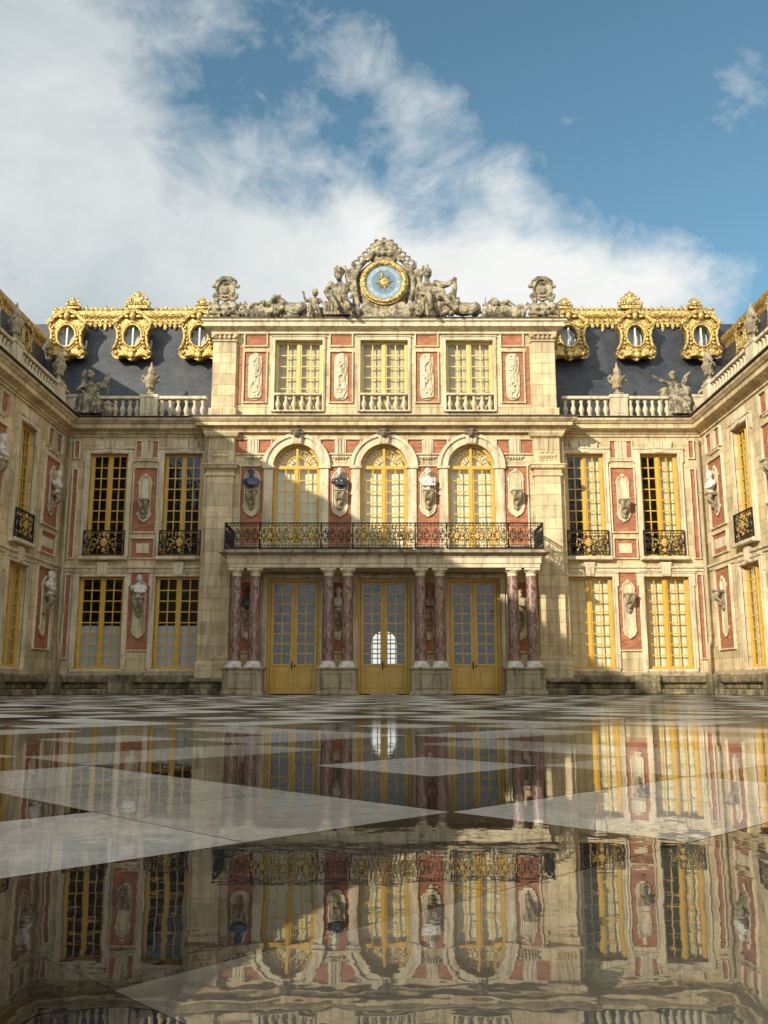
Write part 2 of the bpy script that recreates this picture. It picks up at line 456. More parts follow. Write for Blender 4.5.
def surround(mb, xc, z0, z1, w, yp, band=.2, out=.09, top=.26, ear=.06):
    """eared stone band round an opening of width w"""
    for s in (-1, 1):
        mb.bbox(xc+s*w/2, xc+s*(w/2+band), yp-out, yp+.02, z0, z1, .015)
        mb.bbox(xc+s*(w/2), xc+s*(w/2+.05), yp-out-.025, yp-out+.004, z0, z1, .01)
        mb.bbox(xc+s*(w/2+band), xc+s*(w/2+band+ear), yp-out+.004, yp+.02, z1-.35, z1+top-.003, .012)
    mb.bbox(xc-w/2-band, xc+w/2+band, yp-out-.003, yp+.02, z1, z1+top, .015)
    mb.bbox(xc-w/2-band-ear-.02, xc+w/2+band+ear+.02, yp-out-.04, yp+.02, z1+top, z1+top+.05, .015)
def keystone(mb, xc, z0, z1, yp, w0=.36, w1=.50, out=.14):
    pts = [(xc-w0/2, z0), (xc+w0/2, z0), (xc+w1/2, z1), (xc-w1/2, z1)]
    mb.prism(pts, yp-out, yp)
    for s in (-1, 0, 1): mb.box(xc+s*.115-.035, xc+s*.115+.035, yp-out-.03, yp-out+.002, z0+.05, z1-.05)
def panel_frame(x0, x1, z0, z1, yp, b=.05, out=.085):
    m = MB()
    m.bbox(x0-b, x0, yp-out, yp, z0-b, z1+b, .012); m.bbox(x1, x1+b, yp-out, yp, z0-b, z1+b, .012)
    m.bbox(x0, x1, yp-out+.002, yp, z1, z1+b, .012); m.bbox(x0, x1, yp-out+.002, yp, z0-b, z0, .012)
    return m
def brick_panel(R, x0, x1, z0, z1, yp, stone=None, frame=True):
    m = MB(); m.box(x0, x1, yp-.012, yp+.01, z0, z1)
    o = m.build('brick_panel', BRICK, R)
    if frame: panel_frame(x0, x1, z0, z1, yp).build('panel_frame', TRIM, o)
    if stone:
        q = MB(); q.bbox(x0+stone, x1-stone, yp-.045, yp-.01, z0+stone, z1-stone, .02); q.build('stone_tablet', TRIM, o)
    return o
def niche_frame(R, xc, z0, z1, w, yp):
    """long stone plaque with rounded, eared ends and a sunk middle"""
    m = MB(); r = w/2
    def stadium(r, e):
        pts = []
        for i in range(13): a = PI*i/12; pts.append((xc + r*math.cos(a), z1-w/2 + r*math.sin(a)))
        for i in range(13): a = PI+PI*i/12; pts.append((xc + r*math.cos(a), z0+w/2 + r*math.sin(a)))
        return pts
    m.prism(stadium(r*.98, 0), yp-.035, yp)
    a = stadium(r, 0); 
    m.tube([(x, yp-.04, z) for x, z in a], .032, 6, closed=True)
    b = stadium(r*.70, 0)
    m.tube([(x, yp-.04, z) for x, z in b], .016, 5, closed=True)
    for z in (z0+w*.62, z1-w*.62):
        for s in (-1, 1): m.bbox(xc+s*r*.9, xc+s*(r+.05), yp-.06, yp, z-.06, z+.06, .01)
    m.ell((xc, yp-.05, z1+.02), (.09, .05, .07)); m.ell((xc, yp-.05, z0-.01), (.08, .04, .06))
    return m.build('niche_frame', TRIM, R)
def bracket_mesh():
    m = MB()
    m.box(-.21, .21, -.40, 0, .62, .68); m.box(-.18, .18, -.36, 0, .57, .62)
    for s in (-1, 1):
        pts = []
        for i in range(15):
            t = i/14; z = .56-.55*t; y = -.31*(1-t)**1.3-.05-.06*math.sin(t*PI*2)
            pts.append((s*(.115-.04*t), y, z))
        m.tube(pts, [.065-.028*i/14 for i in range(15)], 7)
        m.ell((s*.14, -.31, .51), (.05, .085, .085), 8, 6)
    m.ell((0, -.25, .44), (.10, .10, .13)); m.ell((0, -.15, .25), (.08, .08, .14)); m.ell((0, -.07, .04), (.06, .06, .10))
    m.box(-.10, .10, -.10, 0, .02, .56)
    return carve(m, 'bracket', GREYST, .018, .010, .06, 2)
BRACKET = bracket_mesh()
def bracket(R, xc, z, yp): return obj('bracket', BRACKET, R, (xc, yp, z))

def rail_spiral(c, r0, r1, a0, turns, n=18):
    return [(c[0]+(r0+(r1-r0)*i/n)*math.cos(a0+2*PI*turns*i/n), 0, c[1]+(r0+(r1-r0)*i/n)*math.sin(a0+2*PI*turns*i/n)) for i in range(n+1)]
def iron_cell(mb, xc, w, h, r=.013):
    """one bay of scrollwork, centre xc, from z=0 to h"""
    a = w*.23
    for s in (-1, 1):
        for (cz, dr) in ((h*.70, 1), (h*.30, -1)):
            q = rail_spiral((xc+s*a, cz), min(a, h*.2)*.95, .025, (PI/2 if dr > 0 else -PI/2), 1.35*s*dr)
            mb.tube(q, r, 5)
        mb.tube([(xc+s*a*.15, 0, h*.5), (xc+s*a*.6, 0, h*.62), (xc+s*a*1.15, 0, h*.88)], r, 5)
        mb.tube([(xc+s*a*.15, 0, h*.5), (xc+s*a*.6, 0, h*.38), (xc+s*a*1.15, 0, h*.12)], r, 5)
        mb.ell((xc+s*a, 0, h*.70), (.035, .02, .035), 6, 4); mb.ell((xc+s*a, 0, h*.30), (.035, .02, .035), 6, 4)
        mb.ell((xc+s*a*1.7, 0, h*.5), (.03, .018, .075), 6, 4)
    mb.tube(rail_spiral((xc, h*.5), .075, .075, 0, 1, 12), r, 5)
def railing(name, w, h, cells, R, loc, rz=0, gold=None, fringe=False, posts=True):
    m = MB()
    m.box(-w/2, w/2, -.032, .032, h-.035, h); m.box(-w/2, w/2, -.015, .015, h-.13, h-.108)
    m.box(-w/2, w/2, -.02, .02, .03, .06); m.box(-w/2, w/2, -.015, .015, .13, .15)
    for z in (h*.36, h*.64): m.box(-w/2, w/2, -.008, .008, z-.007, z+.007)
    for i in range(int((w)/.12)):
        xx = -w/2 + .06 + i*.12
        m.tube(rail_spiral((xx, .095), .034, .034, 0, 1, 8), .008, 4)
        m.tube(rail_spiral((xx, h-.072), .030, .030, 0, 1, 8), .008, 4)
        if fringe:
            m.ell((xx, -.05, -.05), (.05, .03, .085), 6, 4)
            m.ell((xx+.06, -.05, -.03), (.035, .03, .06), 6, 4)
    cw = w/cells
    for i in range(cells):
        xc = -w/2 + cw*(i+.5); k = MB(); iron_cell(k, xc, cw, h-.28); 
        m.add([(a, b, c+.15) for a, b, c in k.v], k.f, True)
        m.box(-w/2+cw*i-.009, -w/2+cw*i+.009, -.009, .009, .05, h-.03)
    if posts:
        for s in (-1, 1): m.box(s*w/2-.02, s*w/2+.02, -.021, .021, 0, h+.001)
    o = m.build(name, IRON, R, loc); o.rotation_euler.z = rz
    if gold: obj('gilded_ornament', gold, o)
    return o
def gold_rosettes(xs, h, big=1.0):
    m = MB(); r = random.Random(5)
    for j, x in enumerate(xs):
        m.ell((x, -.035, h*.5), (.10*big, .05, .13*big), 10, 6)
        for k in range(8):
            a = PI*k/4; m.ell((x+.17*big*math.cos(a), -.03, h*.5+.19*big*math.sin(a)), (.042, .03, .046), 7, 5)
        for s in (-1, 1):
            m.tube([(x+s*.10*big, -.03, h*.55), (x+s*.30*big, -.03, h*.66), (x+s*.34*big, -.03, h*.40), (x+s*.20*big, -.03, h*.30)], [.03, .025, .02, .012], 5)
            m.ell((x+s*.28*big, -.03, h*.25), (.05, .025, .03), 6, 4); m.ell((x+s*.10*big, -.03, h*.80), (.04, .025, .05), 6, 4)
        for s in (-1, 1):
            for zz in (.2, .42, .62, .82): m.ell((x+s*(.36+.05*math.sin(zz*9)), -.03, h*zz), (.035, .02, .05), 6, 4)
        m.ell((x, -.04, h*.84), (.05*big, .03, .07*big), 7, 5); m.ell((x, -.04, h*.20), (.06*big, .03, .06*big), 7, 5)
    return m.mesh('gilded_ornament', [GOLDI])

def baluster_mesh(h=.62):
    pr = [(.085, 0), (.085, .05), (.055, .06), (.05, .10), (.10, .20), (.108, .27), (.085, .35), (.048, .45), (.045, .50), (.062, .52), (.062, .545), (.05, .555), (.082, .575), (.082, .62)]
    m = MB(); m.lathe([(r, z*h/.62) for r, z in pr], 10); return m.mesh('baluster', [TRIM])
BAL = baluster_mesh()
BALS = baluster_mesh(.60)
def balustrade(R, segs, y, z, h=.80, y2=None, ped=(), bal=BAL, top=.12, base=.08, pitch=.285, grey=TRIM, out=-1):
    """segs: (x0,x1) runs of balusters; ped: (x0,x1) solid blocks, all along x at depth y"""
    m = MB(); th = .14
    allx = [a for s in list(segs)+list(ped) for a in s]; x0, x1 = min(allx), max(allx)
    m.bbox(x0, x1, y-th, y+th, z+h-top, z+h, .02); m.box(x0, x1, y-th, y+th, z, z+base)
    for a, b in ped:
        m.bbox(a, b, y-th-.03, y+th+.03, z+.003, z+h+.02, .02)
        m.bbox(a+.10, b-.10, y-th-.045, y-th-.02, z+.16, z+h-.18, .01)
        m.bbox(a-.03, b+.03, y-th-.06, y+th+.06, z+h-.08, z+h+.05, .02)
    o = m.build('balustrade', grey, R)
    for a, b in segs:
        n = max(1, round((b-a)/pitch))
        for i in range(n): obj('baluster', bal, o, (a+(b-a)*(i+.5)/n, y, z+base-.002))
    return o
CORN = [(0, 0), (.06, 0), (.06, .07), (.12, .12), (.12, .17), (.30, .24), (.36, .25), (.36, .40), (.42, .43), (.50, .52), (.52, .55), (.52, .62), (0, .64)]
def cornice_profile(z, k=1.0, o=1.0): return [(a*o, z+b*k) for a, b in CORN]

# ------------------------------------------------------------------ roof pieces shared by palace and wings
def mansard(R, x0, x1, yb=.95, yt=1.95, zb=10.2, zt=14.95, yd=11, name='roof'):
    m = MB()
    pr = [(yb, zb), (yt, zt), (yd, zt+.2), (yd, zb)]
    vs = [(x0, y, z) for y, z in pr] + [(x1, y, z) for y, z in pr]
    m.add(vs, [(0,4,5,1), (1,5,6,2), (2,6,7,3), (3,7,4,0), (0,1,2,3), (7,6,5,4)])
    return m.build(name, SLATE, R)
def dormer_outline():
    h = [(0,-1.06),(.12,-.98),(.25,-.90),(.42,-.90),(.55,-.96),(.72,-.90),(.80,-.74),(.76,-.58),(.64,-.42),(.57,-.22),(.56,0),(.58,.22),(.66,.34),(.74,.42),(.72,.54),(.60,.60),(.50,.74),(.34,.88),(.16,.97),(0,1.0)]
    return h + [(-x, z) for x, z in h[-2:0:-1]]
def dormer_meshes():
    out = dormer_outline(); n = len(out); a, b = .36, .46
    m = MB(); inner = []
    for x, z in out:
        t = math.atan2(z/b, x/a); inner.append((a*math.cos(t), b*math.sin(t)))
    vs = [(x, 0, z) for x, z in out] + [(x, -.03, z) for x, z in inner] + [(x*.95, .45, z*.93+.04) for x, z in out] + [(x, .2, z) for x, z in inner]
    fs = []
    for i in range(n):
        j = (i+1) % n
        fs += [(i, j, n+j, n+i), (2*n+i, 2*n+j, j, i), (n+i, n+j, 3*n+j, 3*n+i)]
    m.add(vs, fs, False)
    ov = lambda k, y: [(a*k*math.cos(2*PI*i/28), y, b*k*math.sin(2*PI*i/28)) for i in range(28)]
    m.tube(ov(1.05, -.06), .055, 7, closed=True); m.tube(ov(1.28, -.04), .03, 6, closed=True)
    top = [(x*1.03, -.07, z+.03) for x, z in out if z > .40]
    top.sort(key=lambda p: p[0]); m.tube(top, .085, 7); m.tube([(x, y-.05, z+.07) for x, y, z in top], .04, 6)
    for s in (-1, 1):
        m.tube([(s*(.66+.10*math.cos(u)*(1-u/9)), -.05, -.72+.10*math.sin(u)*(1-u/9)) for u in [k*.6 for k in range(13)]], .045, 6)
        m.tube([(s*(.70+.08*math.cos(u)*(1-u/9)), -.06, .46+.08*math.sin(u)*(1-u/9)) for u in [k*.6 for k in range(13)]], .04, 6)
        side = [(s*.72,-.08,.40),(s*.60,-.09,.20),(s*.57,-.09,-.05),(s*.62,-.09,-.35),(s*.76,-.08,-.62)]
        m.tube(side, [.05,.06,.06,.06,.07], 7)
        for k in range(6): m.ell((s*(.50+.05*math.cos(k)), -.08, .35-.17*k), (.06, .05, .07), 7, 5)
        m.tube([(s*.15,-.06,-.88),(s*.35,-.09,-.80),(s*.55,-.06,-.86)], [.05,.07,.04], 6)
        m.ell((s*.24, -.10, .80), (.12, .07, .07), 8, 5)
    m.ell((0, -.10, -.82), (.15, .09, .16)); m.ell((0, -.08, -.99), (.07, .05, .10))
    m.ell((0, -.12, .82), (.13, .10, .17)); m.ell((0, -.10, 1.0), (.16, .10, .07)); m.ell((0, -.06, -.62), (.20, .06, .09))
    shell = m.mesh('gilded_frame', [GOLD])
    g = MB(); q = ov(.99, .10); g.add(q, [tuple(range(28))]); pane = g.mesh('pane', [GLASS])
    g = MB(); g.box(-.035, .035, .03, .09, -.44, .44); g.box(-.012, .012, .02, .03, -.3, .3)
    bar = g.mesh('window_bar', [BUSTM])
    g = MB(); g.add(ov(.99, .35), [tuple(range(28))]); cur = g.mesh('curtain', [CURW])
    return shell, pane, bar, cur
DM = dormer_meshes()
def dormer(R, x, y, z):
    o = obj('dormer', DM[0], R, (x, y, z))
    obj('pane', DM[1], o); obj('window_bar', DM[2], o); obj('curtain', DM[3], o); return o
def crest_mesh(w, h, seed):
    m = MB(); r = random.Random(seed)
    m.box(-w*.42, w*.42, -.10, .12, 0, h*.22)
    for s in (-1, 1):
        m.tube([(s*w*.46, -.05, h*.12), (s*w*.50, -.05, h*.30), (s*w*.34, -.08, h*.44), (s*w*.25, -.08, h*.32)], [.07*w, .08*w, .06*w, .04*w], 6)
        m.tube([(s*w*.30, -.05, h*.42), (s*w*.34, -.05, h*.62), (s*w*.14, -.05, h*.84), (0, -.04, h*.9)], [.05*w]*3+[.04*w], 6)
        m.ell((s*w*.16, -.10, h*.55), (w*.10, .07, h*.13)); m.ell((s*w*.38, -.06, h*.56), (w*.06, .05, h*.08))
    m.ell((0, -.08, h*.42), (w*.22, .12, h*.24)); m.ell((0, -.08, h*.72), (w*.12, .09, h*.18)); m.ell((0, -.04, h*.93), (w*.055, .05, h*.08))
    m.ell((0, -.02, h*.99), (w*.03, .03, h*.05))
    for k in range(7): m.ell((-w*.36+w*.12*k, -.12, h*.25), (w*.055, .05, h*.07), 6, 4)
    return m.mesh('gilded_crest', [GOLD])
CREST_BIG = crest_mesh(.95, .76, 1); CREST_SMALL = crest_mesh(.62, .50, 2)
def gold_ridge(R, x0, x1, y, z, step=.20, plain=False):
    """gilded lead moulding along the top of the slates, with cresting and hanging lambrequins"""
    m = MB(); r = random.Random(3)
    m.sweep([(x0, y), (x1, y)], [(0, z), (.06, z), (.10, z+.12), (.10, z+.20), (.20, z+.30), (.24, z+.38), (.24, z+.50), (.18, z+.56), (0, z+.58)])
    n = int((x1-x0)/step) if not plain else 0
    for i in range(n):
        x = x0 + (x1-x0)*(i+.5)/n
        k = i % 4
        hh = (.09, .06, .11, .06)[k]*r.uniform(.85, 1.15)
        m.ell((x, y-.12, z+.58+hh*.5), (.075, .05, hh), 7, 5)
        if k == 2: m.ell((x, y-.12, z+.60+hh*1.3), (.035, .03, .06), 6, 4)
        m.tube([(x-step*.5, y-.13, z+.60), (x-step*.2, y-.13, z+.68), (x+step*.2, y-.13, z+.66), (x+step*.5, y-.13, z+.60)], .028, 5)
        dz = (.20, .10, .34, .10)[k]*r.uniform(.8, 1.1)
        m.ell((x, y-.12, z-.04-dz*.35), (.085, .05, .07+dz*.4), 7, 5)
        m.ell((x, y-.20, z+.16), (.05, .04, .045), 6, 4)
    return m.build('gilded_cornice', GOLD, R)

# ------------------------------------------------------------------ window types
W_UP_D = window_proto('u', 1.44, 3.92, 2, 9, YEL, [])
W_UP_L = window_proto('u', 1.44, 3.92, 2, 9, YEL, [(.0, .46, 0, 1, CURT)])
W_LO_D = window_proto('l', 1.68, 3.34, 2, 8, YEL, [(-.47, .47, .01, .47, CURW)])
W_LO_L = window_proto('l', 1.68, 3.34, 2, 8, YEL, [(-.47, .47, .01, .99, CURT)])
W_AT = window_proto('a', 1.80, 2.81, 2, 6, YELP, [(-.47, .47, .01, .99, BLIND)])
W_ARCH_R = .86
def arch_proto():
    w = 2*W_ARCH_R; h = 8.22-5.15; fr = .085
    f = MB()
    f.bbox(-w/2, -w/2+fr, 0, .09, 0, h, .012); f.bbox(w/2-fr, w/2, 0, .09, 0, h, .012)
    f.bbox(-w/2+fr, w/2-fr, -.01, .09, h-.06, h+.08, .012); f.box(-w/2+fr, w/2-fr, .002, .09, 0, .1)
    f.bbox(-.055, .055, -.018, .092, 0, h+W_ARCH_R-.06, .015)
    f.arch_band(0, h, W_ARCH_R-fr, W_ARCH_R+.004, .0, .09, 28)
    f.arch_band(0, h+.08, .34, .38, .02, .07, 20)
    f.arch_band(0, h+.08, .60, .63, .022, .068, 24)
    for k in range(1, 12):
        if k == 6: continue
        a = PI*k/12; r0 = .36 if k % 2 == 0 or True else .6
        x0, z0, x1, z1 = r0*math.cos(a), h+.08+r0*math.sin(a), .79*math.cos(a), h+.04+.79*math.sin(a)
        f.tube([(x0, .045, z0), (x1, .045, z1)], .019, 4)
    for s in (-1, 1):
        a, b = sorted((s*.055, s*(w/2-fr)))
        f.box(a, a+.045, .012, .075, .1, h-.06); f.box(b-.045, b, .012, .075, .1, h-.06)
        muntins(f, a+.045, b-.045, .1, h-.06, 2, 7, .02, .06)
    p = Proto(); p.frame = f.mesh('window', [YEL])
    n = 24; poly = [(-w/2+.03, 0), (w/2-.03, 0)] + [((W_ARCH_R-.03)*math.cos(PI*i/n), h+(W_ARCH_R-.03)*math.sin(PI*i/n)) for i in range(n+1)]
    g = MB(); g.add([(x, .04, z) for x, z in poly], [tuple(range(len(poly)))]); p.pane = g.mesh('pane', [GLASS])
    g = MB(); vs = []; m_ = 30
    for j in (0, 1):
        for i in range(m_+1):
            x = -w/2+w*i/m_; z = 0 if j == 0 else h+math.sqrt(max(0, W_ARCH_R**2-x*x))
            vs.append((x, .24+.014*math.sin(i*1.6)+.01*math.sin(i*.7), z))
    g.add(vs, [(i, i+1, m_+2+i, m_+1+i) for i in range(m_)], True)
    p.curt = [g.mesh('curtain', [CURT])]
    return p
W_ARCH = arch_proto()
def door_meshes():
    w, h = 1.90, 4.10; f = MB()
    f.bbox(-w/2, -w/2+.11, 0, .12, 0, h, .015); f.bbox(w/2-.11, w/2, 0, .12, 0, h, .015); f.bbox(-w/2+.11, w/2-.11, .002, .12, h-.11, h, .015)
    for s in (-1, 1):
        a, b = sorted((s*.008, s*(w/2-.115)))
        f.bbox(a, a+.12, .025, .10, .03, h-.12, .012); f.bbox(b-.12, b, .025, .10, .03, h-.12, .012)
        f.bbox(a+.12, b-.12, .027, .10, .03, .15, .012); f.bbox(a+.12, b-.12, .027, .10, .98, 1.08, .012); f.bbox(a+.12, b-.12, .027, .10, h-.20, h-.12, .012)
        muntins(f, a+.12, b-.12, 1.08, h-.20, 2, 8, .03, .085, .046)
    f.bbox(-.035, .035, -.005, .05, .03, h-.12, .015)
    fr = f.mesh('door', [YEL])
    g = MB()
    for s in (-1, 1):
        a, b = sorted((s*.008, s*(w/2-.115)))
        g.box(a+.12, b-.12, .055, .085, .15, .98); g.bbox(a+.17, b-.17, .035, .06, .21, .92, .03)
    pan = g.mesh('door_panel', [YEL])
    pane = sheet(-w/2+.2, w/2-.2, 1.05, h-.17, .062).mesh('pane', [GLASS])
    g = MB(); g.tube([(-.05, -.03, .92), (-.05, -.07, .95), (-.05, -.03, 1.1)], .018, 6); g.ell((.055, -.05, 1.0), .035, 8, 6); g.box(-.075, -.025, -.01, .03, .88, 1.14)
    return fr, pan, pane, g.mesh('handle', [IRON])
DOOR = door_meshes()

# ------------------------------------------------------------------ bays shared by palace and wings (yp = wall plane)
def lower_window(R, x, yp, proto):
    put_window(proto, R, x, yp+.14, .91)
    m = MB(); surround(m, x, .91, 4.25, 1.68, yp, band=.17, out=.09, top=.13)
    keystone(m, x, 4.28, 4.78, yp, .30, .42)
    m.bbox(x-.98, x+.98, yp-.10, yp+.14, .80, .909, .02)
    m.build('window_surround', TRIM, R)
def upper_window(R, x, yp, proto, rail=True):
    put_window(proto, R, x, yp+.14, 5.0)
    m = MB(); surround(m, x, 5.0, 8.92, 1.44, yp, band=.17, out=.09, top=.16)
    for s in (-1, 0, 1):
        m.prism([(x+s*.32-.15, 8.95), (x+s*.32+.15, 8.95), (x+s*.36+.17, 9.42), (x+s*.36-.17, 9.42)], yp-.10-(.03 if s == 0 else 0), yp)
    m.bbox(x-.88, x+.88, yp-.26, yp+.14, 4.86, 4.99, .03)
    m.build('window_surround', TRIM, R)
    if rail: railing('balconet_railing', 1.5, .94, 3, R, (x, yp-.16, 5.03), 0, GB)
GB = gold_rosettes([0], .94, 1.35)
GB3 = gold_rosettes([-.70, 0, .70], .9, 1.0)
def side_panels(R, x, yp, lo=True, hw=.43):
    brick_panel(R, x-hw, x+hw, 1.59, 4.40, yp); niche_frame(R, x, 2.05, 4.05, .42, yp-.012)
    brick_panel(R, x-hw+.02, x+hw-.02, 4.95, 5.66, yp, .17)
    brick_panel(R, x-hw, x+hw, 5.93, 8.36, yp); niche_frame(R, x, 6.35, 8.05, .42, yp-.012)
    bracket(R, x, 2.80 if lo else 2.95, yp-.03)
    bracket(R, x, 6.45, yp-.03)
    brick_panel(R, x-hw+.03, x+hw-.03, 8.76, 9.40, yp)
    m = MB(); keystone(m, x, 8.70, 9.44, yp, .42, .46, .05); m.bbox(x-.52, x+.52, yp-.07, yp, 8.62, 8.70, .02)
    m.build('triglyph', TRIM, R)

# ================================================================== the palace
PR = empty('palace_building', (0, 33, 0))
tag(PR, 'ornate stone and red brick palace front facing the court with balcony and attic', 'palace')
SW = (7.55, 10.35); XP = 8.95; AX = (-3.21, 0, 3.21)
for s in (-1, 1):
    m = MB(); holes = []
    for x in SW:
        holes += [(s*x-.72, s*x+.72, 5.0, 8.92)]
    for x in (7.56, 10.37):
        holes += [(s*x-.84, s*x+.84, .91, 4.25)]
    a, b = sorted((s*6.0, s*12.6))
    # two storeys kept apart so that the grid lines do not cross
    m.wall(a, b, 0, 4.6, 0, .4, [h for h in holes if h[2] < 4]); m.wall(a, b, 4.6, 10.2, .0, .4, [h for h in holes if h[2] > 4])
    m.build('wall', STONE, PR)
    for k, x in enumerate(SW): upper_window(PR, s*x, 0, W_UP_D if s < 0 else W_UP_L)
    for x in (7.56, 10.37): lower_window(PR, s*x, 0, W_LO_D if s < 0 else W_LO_L)
    side_panels(PR, s*XP, 0, lo=s < 0)
    a, b = sorted((s*6.62, s*12.0))
    m = MB(); m.sweep([(a, 0), (b, 0)], [(0, 4.46), (.05, 4.46), (.05, 4.54), (.12, 4.58), (.12, 4.64), (0, 4.66)]); m.build('string_course', TRIM, PR)
    m = MB(); m.sweep([(a, 0), (b, 0)], cornice_profile(9.58)); m.build('cornice', STONE, PR)
    m = MB(); m.sweep([(a, 0), (b, 0)], [(0, 10.20), (.60, 10.222), (.60, 10.25), (0, 10.30)]); m.build('lead_flashing', LEAD, PR)
    m = MB(); m.sweep([(a, 0), (b, 0)], [(0, .66), (.20, .66), (.18, .72), (.08, .80), (0, .80)]); m.build('base_moulding', GREYST, PR)
    # narrow brick strips by the inner corner
    for (z0, z1) in ((1.3, 4.3), (4.95, 8.3), (8.76, 9.4)):
        brick_panel(PR, *sorted((s*11.52, s*11.68)), z0, z1, 0)
    # mossy bench along the foot of the wall
    m = MB()
    m.bbox(a, b, -.62, 0, 0, .20, .03); m.bbox(a, b, -.42, 0, .20, .40, .04); m.bbox(a, b, -.56, 0, .40, .64, .05)
    m.build('bench_plinth', MOSSY, PR)
    m = MB(); m.bbox(*sorted((s*8.88, s*9.78)), -.72, 0, 0, .70, .05); m.build('plinth_block', MOSSY, PR)
    # drain pipe in the corner
    m = MB(); px = s*11.82
    m.tube([(px, -.14, 9.5), (px, -.14, 2.2), (px, -.14, 1.9), (px-s*.10, -.20, 1.7), (px-s*.10, -.20, .55)], .065, 8)
    for z in (9.3, 7.4, 5.4, 3.4, 2.1): m.lathe([(.085, 0), (.085, .10)], 8, (px, -.14, z))
    m.build('drainpipe', PIPE, PR)
    balustrade(PR, [tuple(sorted((s*6.75, s*8.60))), tuple(sorted((s*9.26, s*11.2)))], -.10, 10.28, .86, ped=[tuple(sorted((s*8.60, s*9.26))), tuple(sorted((s*11.2, s*12.1)))])
    mansard(PR, *sorted((s*6.0, s*15.5)))
    for x, c in ((7.42, CREST_SMALL), (10.10, CREST_BIG), (12.75, CREST_SMALL)):
        dormer(PR, s*x, 1.15, 14.10); obj('gilded_crest', c, PR, (s*x, 1.70, 15.50))
    gold_ridge(PR, *sorted((s*6.0, s*13.6)), 1.95, 14.92)
mansard(PR, -6.0, 6.0, 2.2, 2.9, 10.2, 14.9)
gold_ridge(PR, -6.0, 6.0, 2.9, 14.92)
for x in (-4.95, 4.95): obj('gilded_crest', CREST_BIG, PR, (x, 2.7, 15.50))

# --- middle block
m = MB()
m.wall(-6.62, 6.62, 0, 4.6, YC, YC+.4, [(x-.95, x+.95, 0, 4.10) for x in AX])
m.wall(-6.62, 6.62, 4.6, 9.7, YC, YC+.4, [(x-.86, x+.86, 5.15, 9.08) for x in AX])
for x in AX: m.spandrel(x, .86, 8.22, YC, YC+.4)
for s in (-1, 1): m.box(s*6.22, s*6.62, YC+.4, .05, 0, 9.7)
m.build('wall', STONE, PR)
m = MB(); m.wall(-6.42, 6.42, 9.9, 13.45, YC, YC+.4, [(x-.90, x+.90, 10.32, 13.13) for x in AX])
for s in (-1, 1): m.box(s*6.02, s*6.42, YC+.4, 3.4, 9.9, 13.45)
m.box(-6.02, 6.02, 3.0, 3.4, 9.9, 13.45)
m.build('attic_wall', STONE, PR)
m = MB(); m.box(-6.3, 6.3, YC+.2, 3.3, 13.45, 13.80); m.build('attic_roof', LEAD, PR)
m = MB(); m.sweep([(-6.42, 3.2), (-6.42, YC), (6.42, YC), (6.42, 3.2)][::1], [(0, 13.38), (.10, 13.38), (.10, 13.46), (.20, 13.50), (.36, 13.58), (.36, 13.72), (.44, 13.78), (.44, 13.84), (0, 13.86)])
m.build('attic_cornice', TRIM, PR)
m = MB(); m.sweep([(-6.42, 3.2), (-6.42, YC), (6.42, YC), (6.42, 3.2)], [(0, 13.865), (.47, 13.845), (.47, 13.90), (0, 13.93)]); m.build('lead_flashing', LEAD, PR)
for s in (-1, 1):
    m = MB(); a, b = sorted((s*5.54, s*6.42)); a2, b2 = (a-.03, b+.03)
    m.bbox(a, b, YC-.16, YC, 10.2, 13.38, .02); m.bbox(a2-.05, b2+.05, YC-.24, YC, 9.98, 10.42, .03)
    m.bbox(a2, b2, YC-.21, YC, 13.02, 13.10, .02); m.bbox(a2-.04, b2+.04, YC-.26, YC, 13.28, 13.38, .02)
    for k in range(5): m.ell((a+.09+k*.175, YC-.20, 13.19), (.07, .07, .09), 7, 5)
    for k in (0, 1): m.ell((a+.02+k*.84, YC-.22, 13.22), (.10, .10, .09), 8, 6)
    m.build('attic_pilaster', STONE, PR)
    m = MB(); a, b = sorted((s*5.50, s*6.46))
    m.bbox(a, b, YC-.20, YC, 1.03, 9.52, .02)
    w = MB(); P4 = [(a-.003, YC), (a-.003, YC-.20), (b+.003, YC-.20), (b+.003, YC)]
    m.sweep(P4, [(0, 7.84), (.05, 7.84), (.05, 7.90), (.02, 7.93), (.02, 8.05), (.14, 8.12), (.14, 8.20), (.18, 8.22), (.18, 8.27), (0, 8.28)])
    m.sweep(P4, [(0, 9.26), (.10, 9.32), (.16, 9.44), (.16, 9.50), (0, 9.51)])
    m.sweep(P4, [(0, 1.0), (.16, 1.0), (.16, 1.10), (.10, 1.16), (.12, 1.24), (.05, 1.34), (0, 1.36)])
    m.bbox(a-.16, b+.16, YC-.36, YC, 0, 1.0, .03)
    for k in range(-1, 2): m.box((a+b)/2+k*.17-.05, (a+b)/2+k*.17+.05, YC-.235, YC-.198, 8.72, 9.24)
    m.bbox((a+b)/2-.32, (a+b)/2+.32, YC-.25, YC-.19, 8.56, 8.62, .01)
    for k in range(6): m.box((a+b)/2-.27+k*.10, (a+b)/2-.22+k*.10, YC-.24, YC-.19, 8.50, 8.561)
    m.build('pilaster', STONE, PR)
m = MB(); pa = [(-6.62, .0), (-6.62, YC), (-6.5, YC), (-6.5, YC-.14), (-5.46, YC-.14), (-5.46, YC), (5.46, YC), (5.46, YC-.14), (6.5, YC-.14), (6.5, YC), (6.62, YC), (6.62, 0)]
m.sweep([(-6.62, .3), (-6.62, YC-.12), (6.62, YC-.12), (6.62, .3)], cornice_profile(9.50, .80, .85)); m.box(-6.6, 6.6, YC-.1, YC+.4, 9.5, 10.0)
m.build('cornice', STONE, PR)
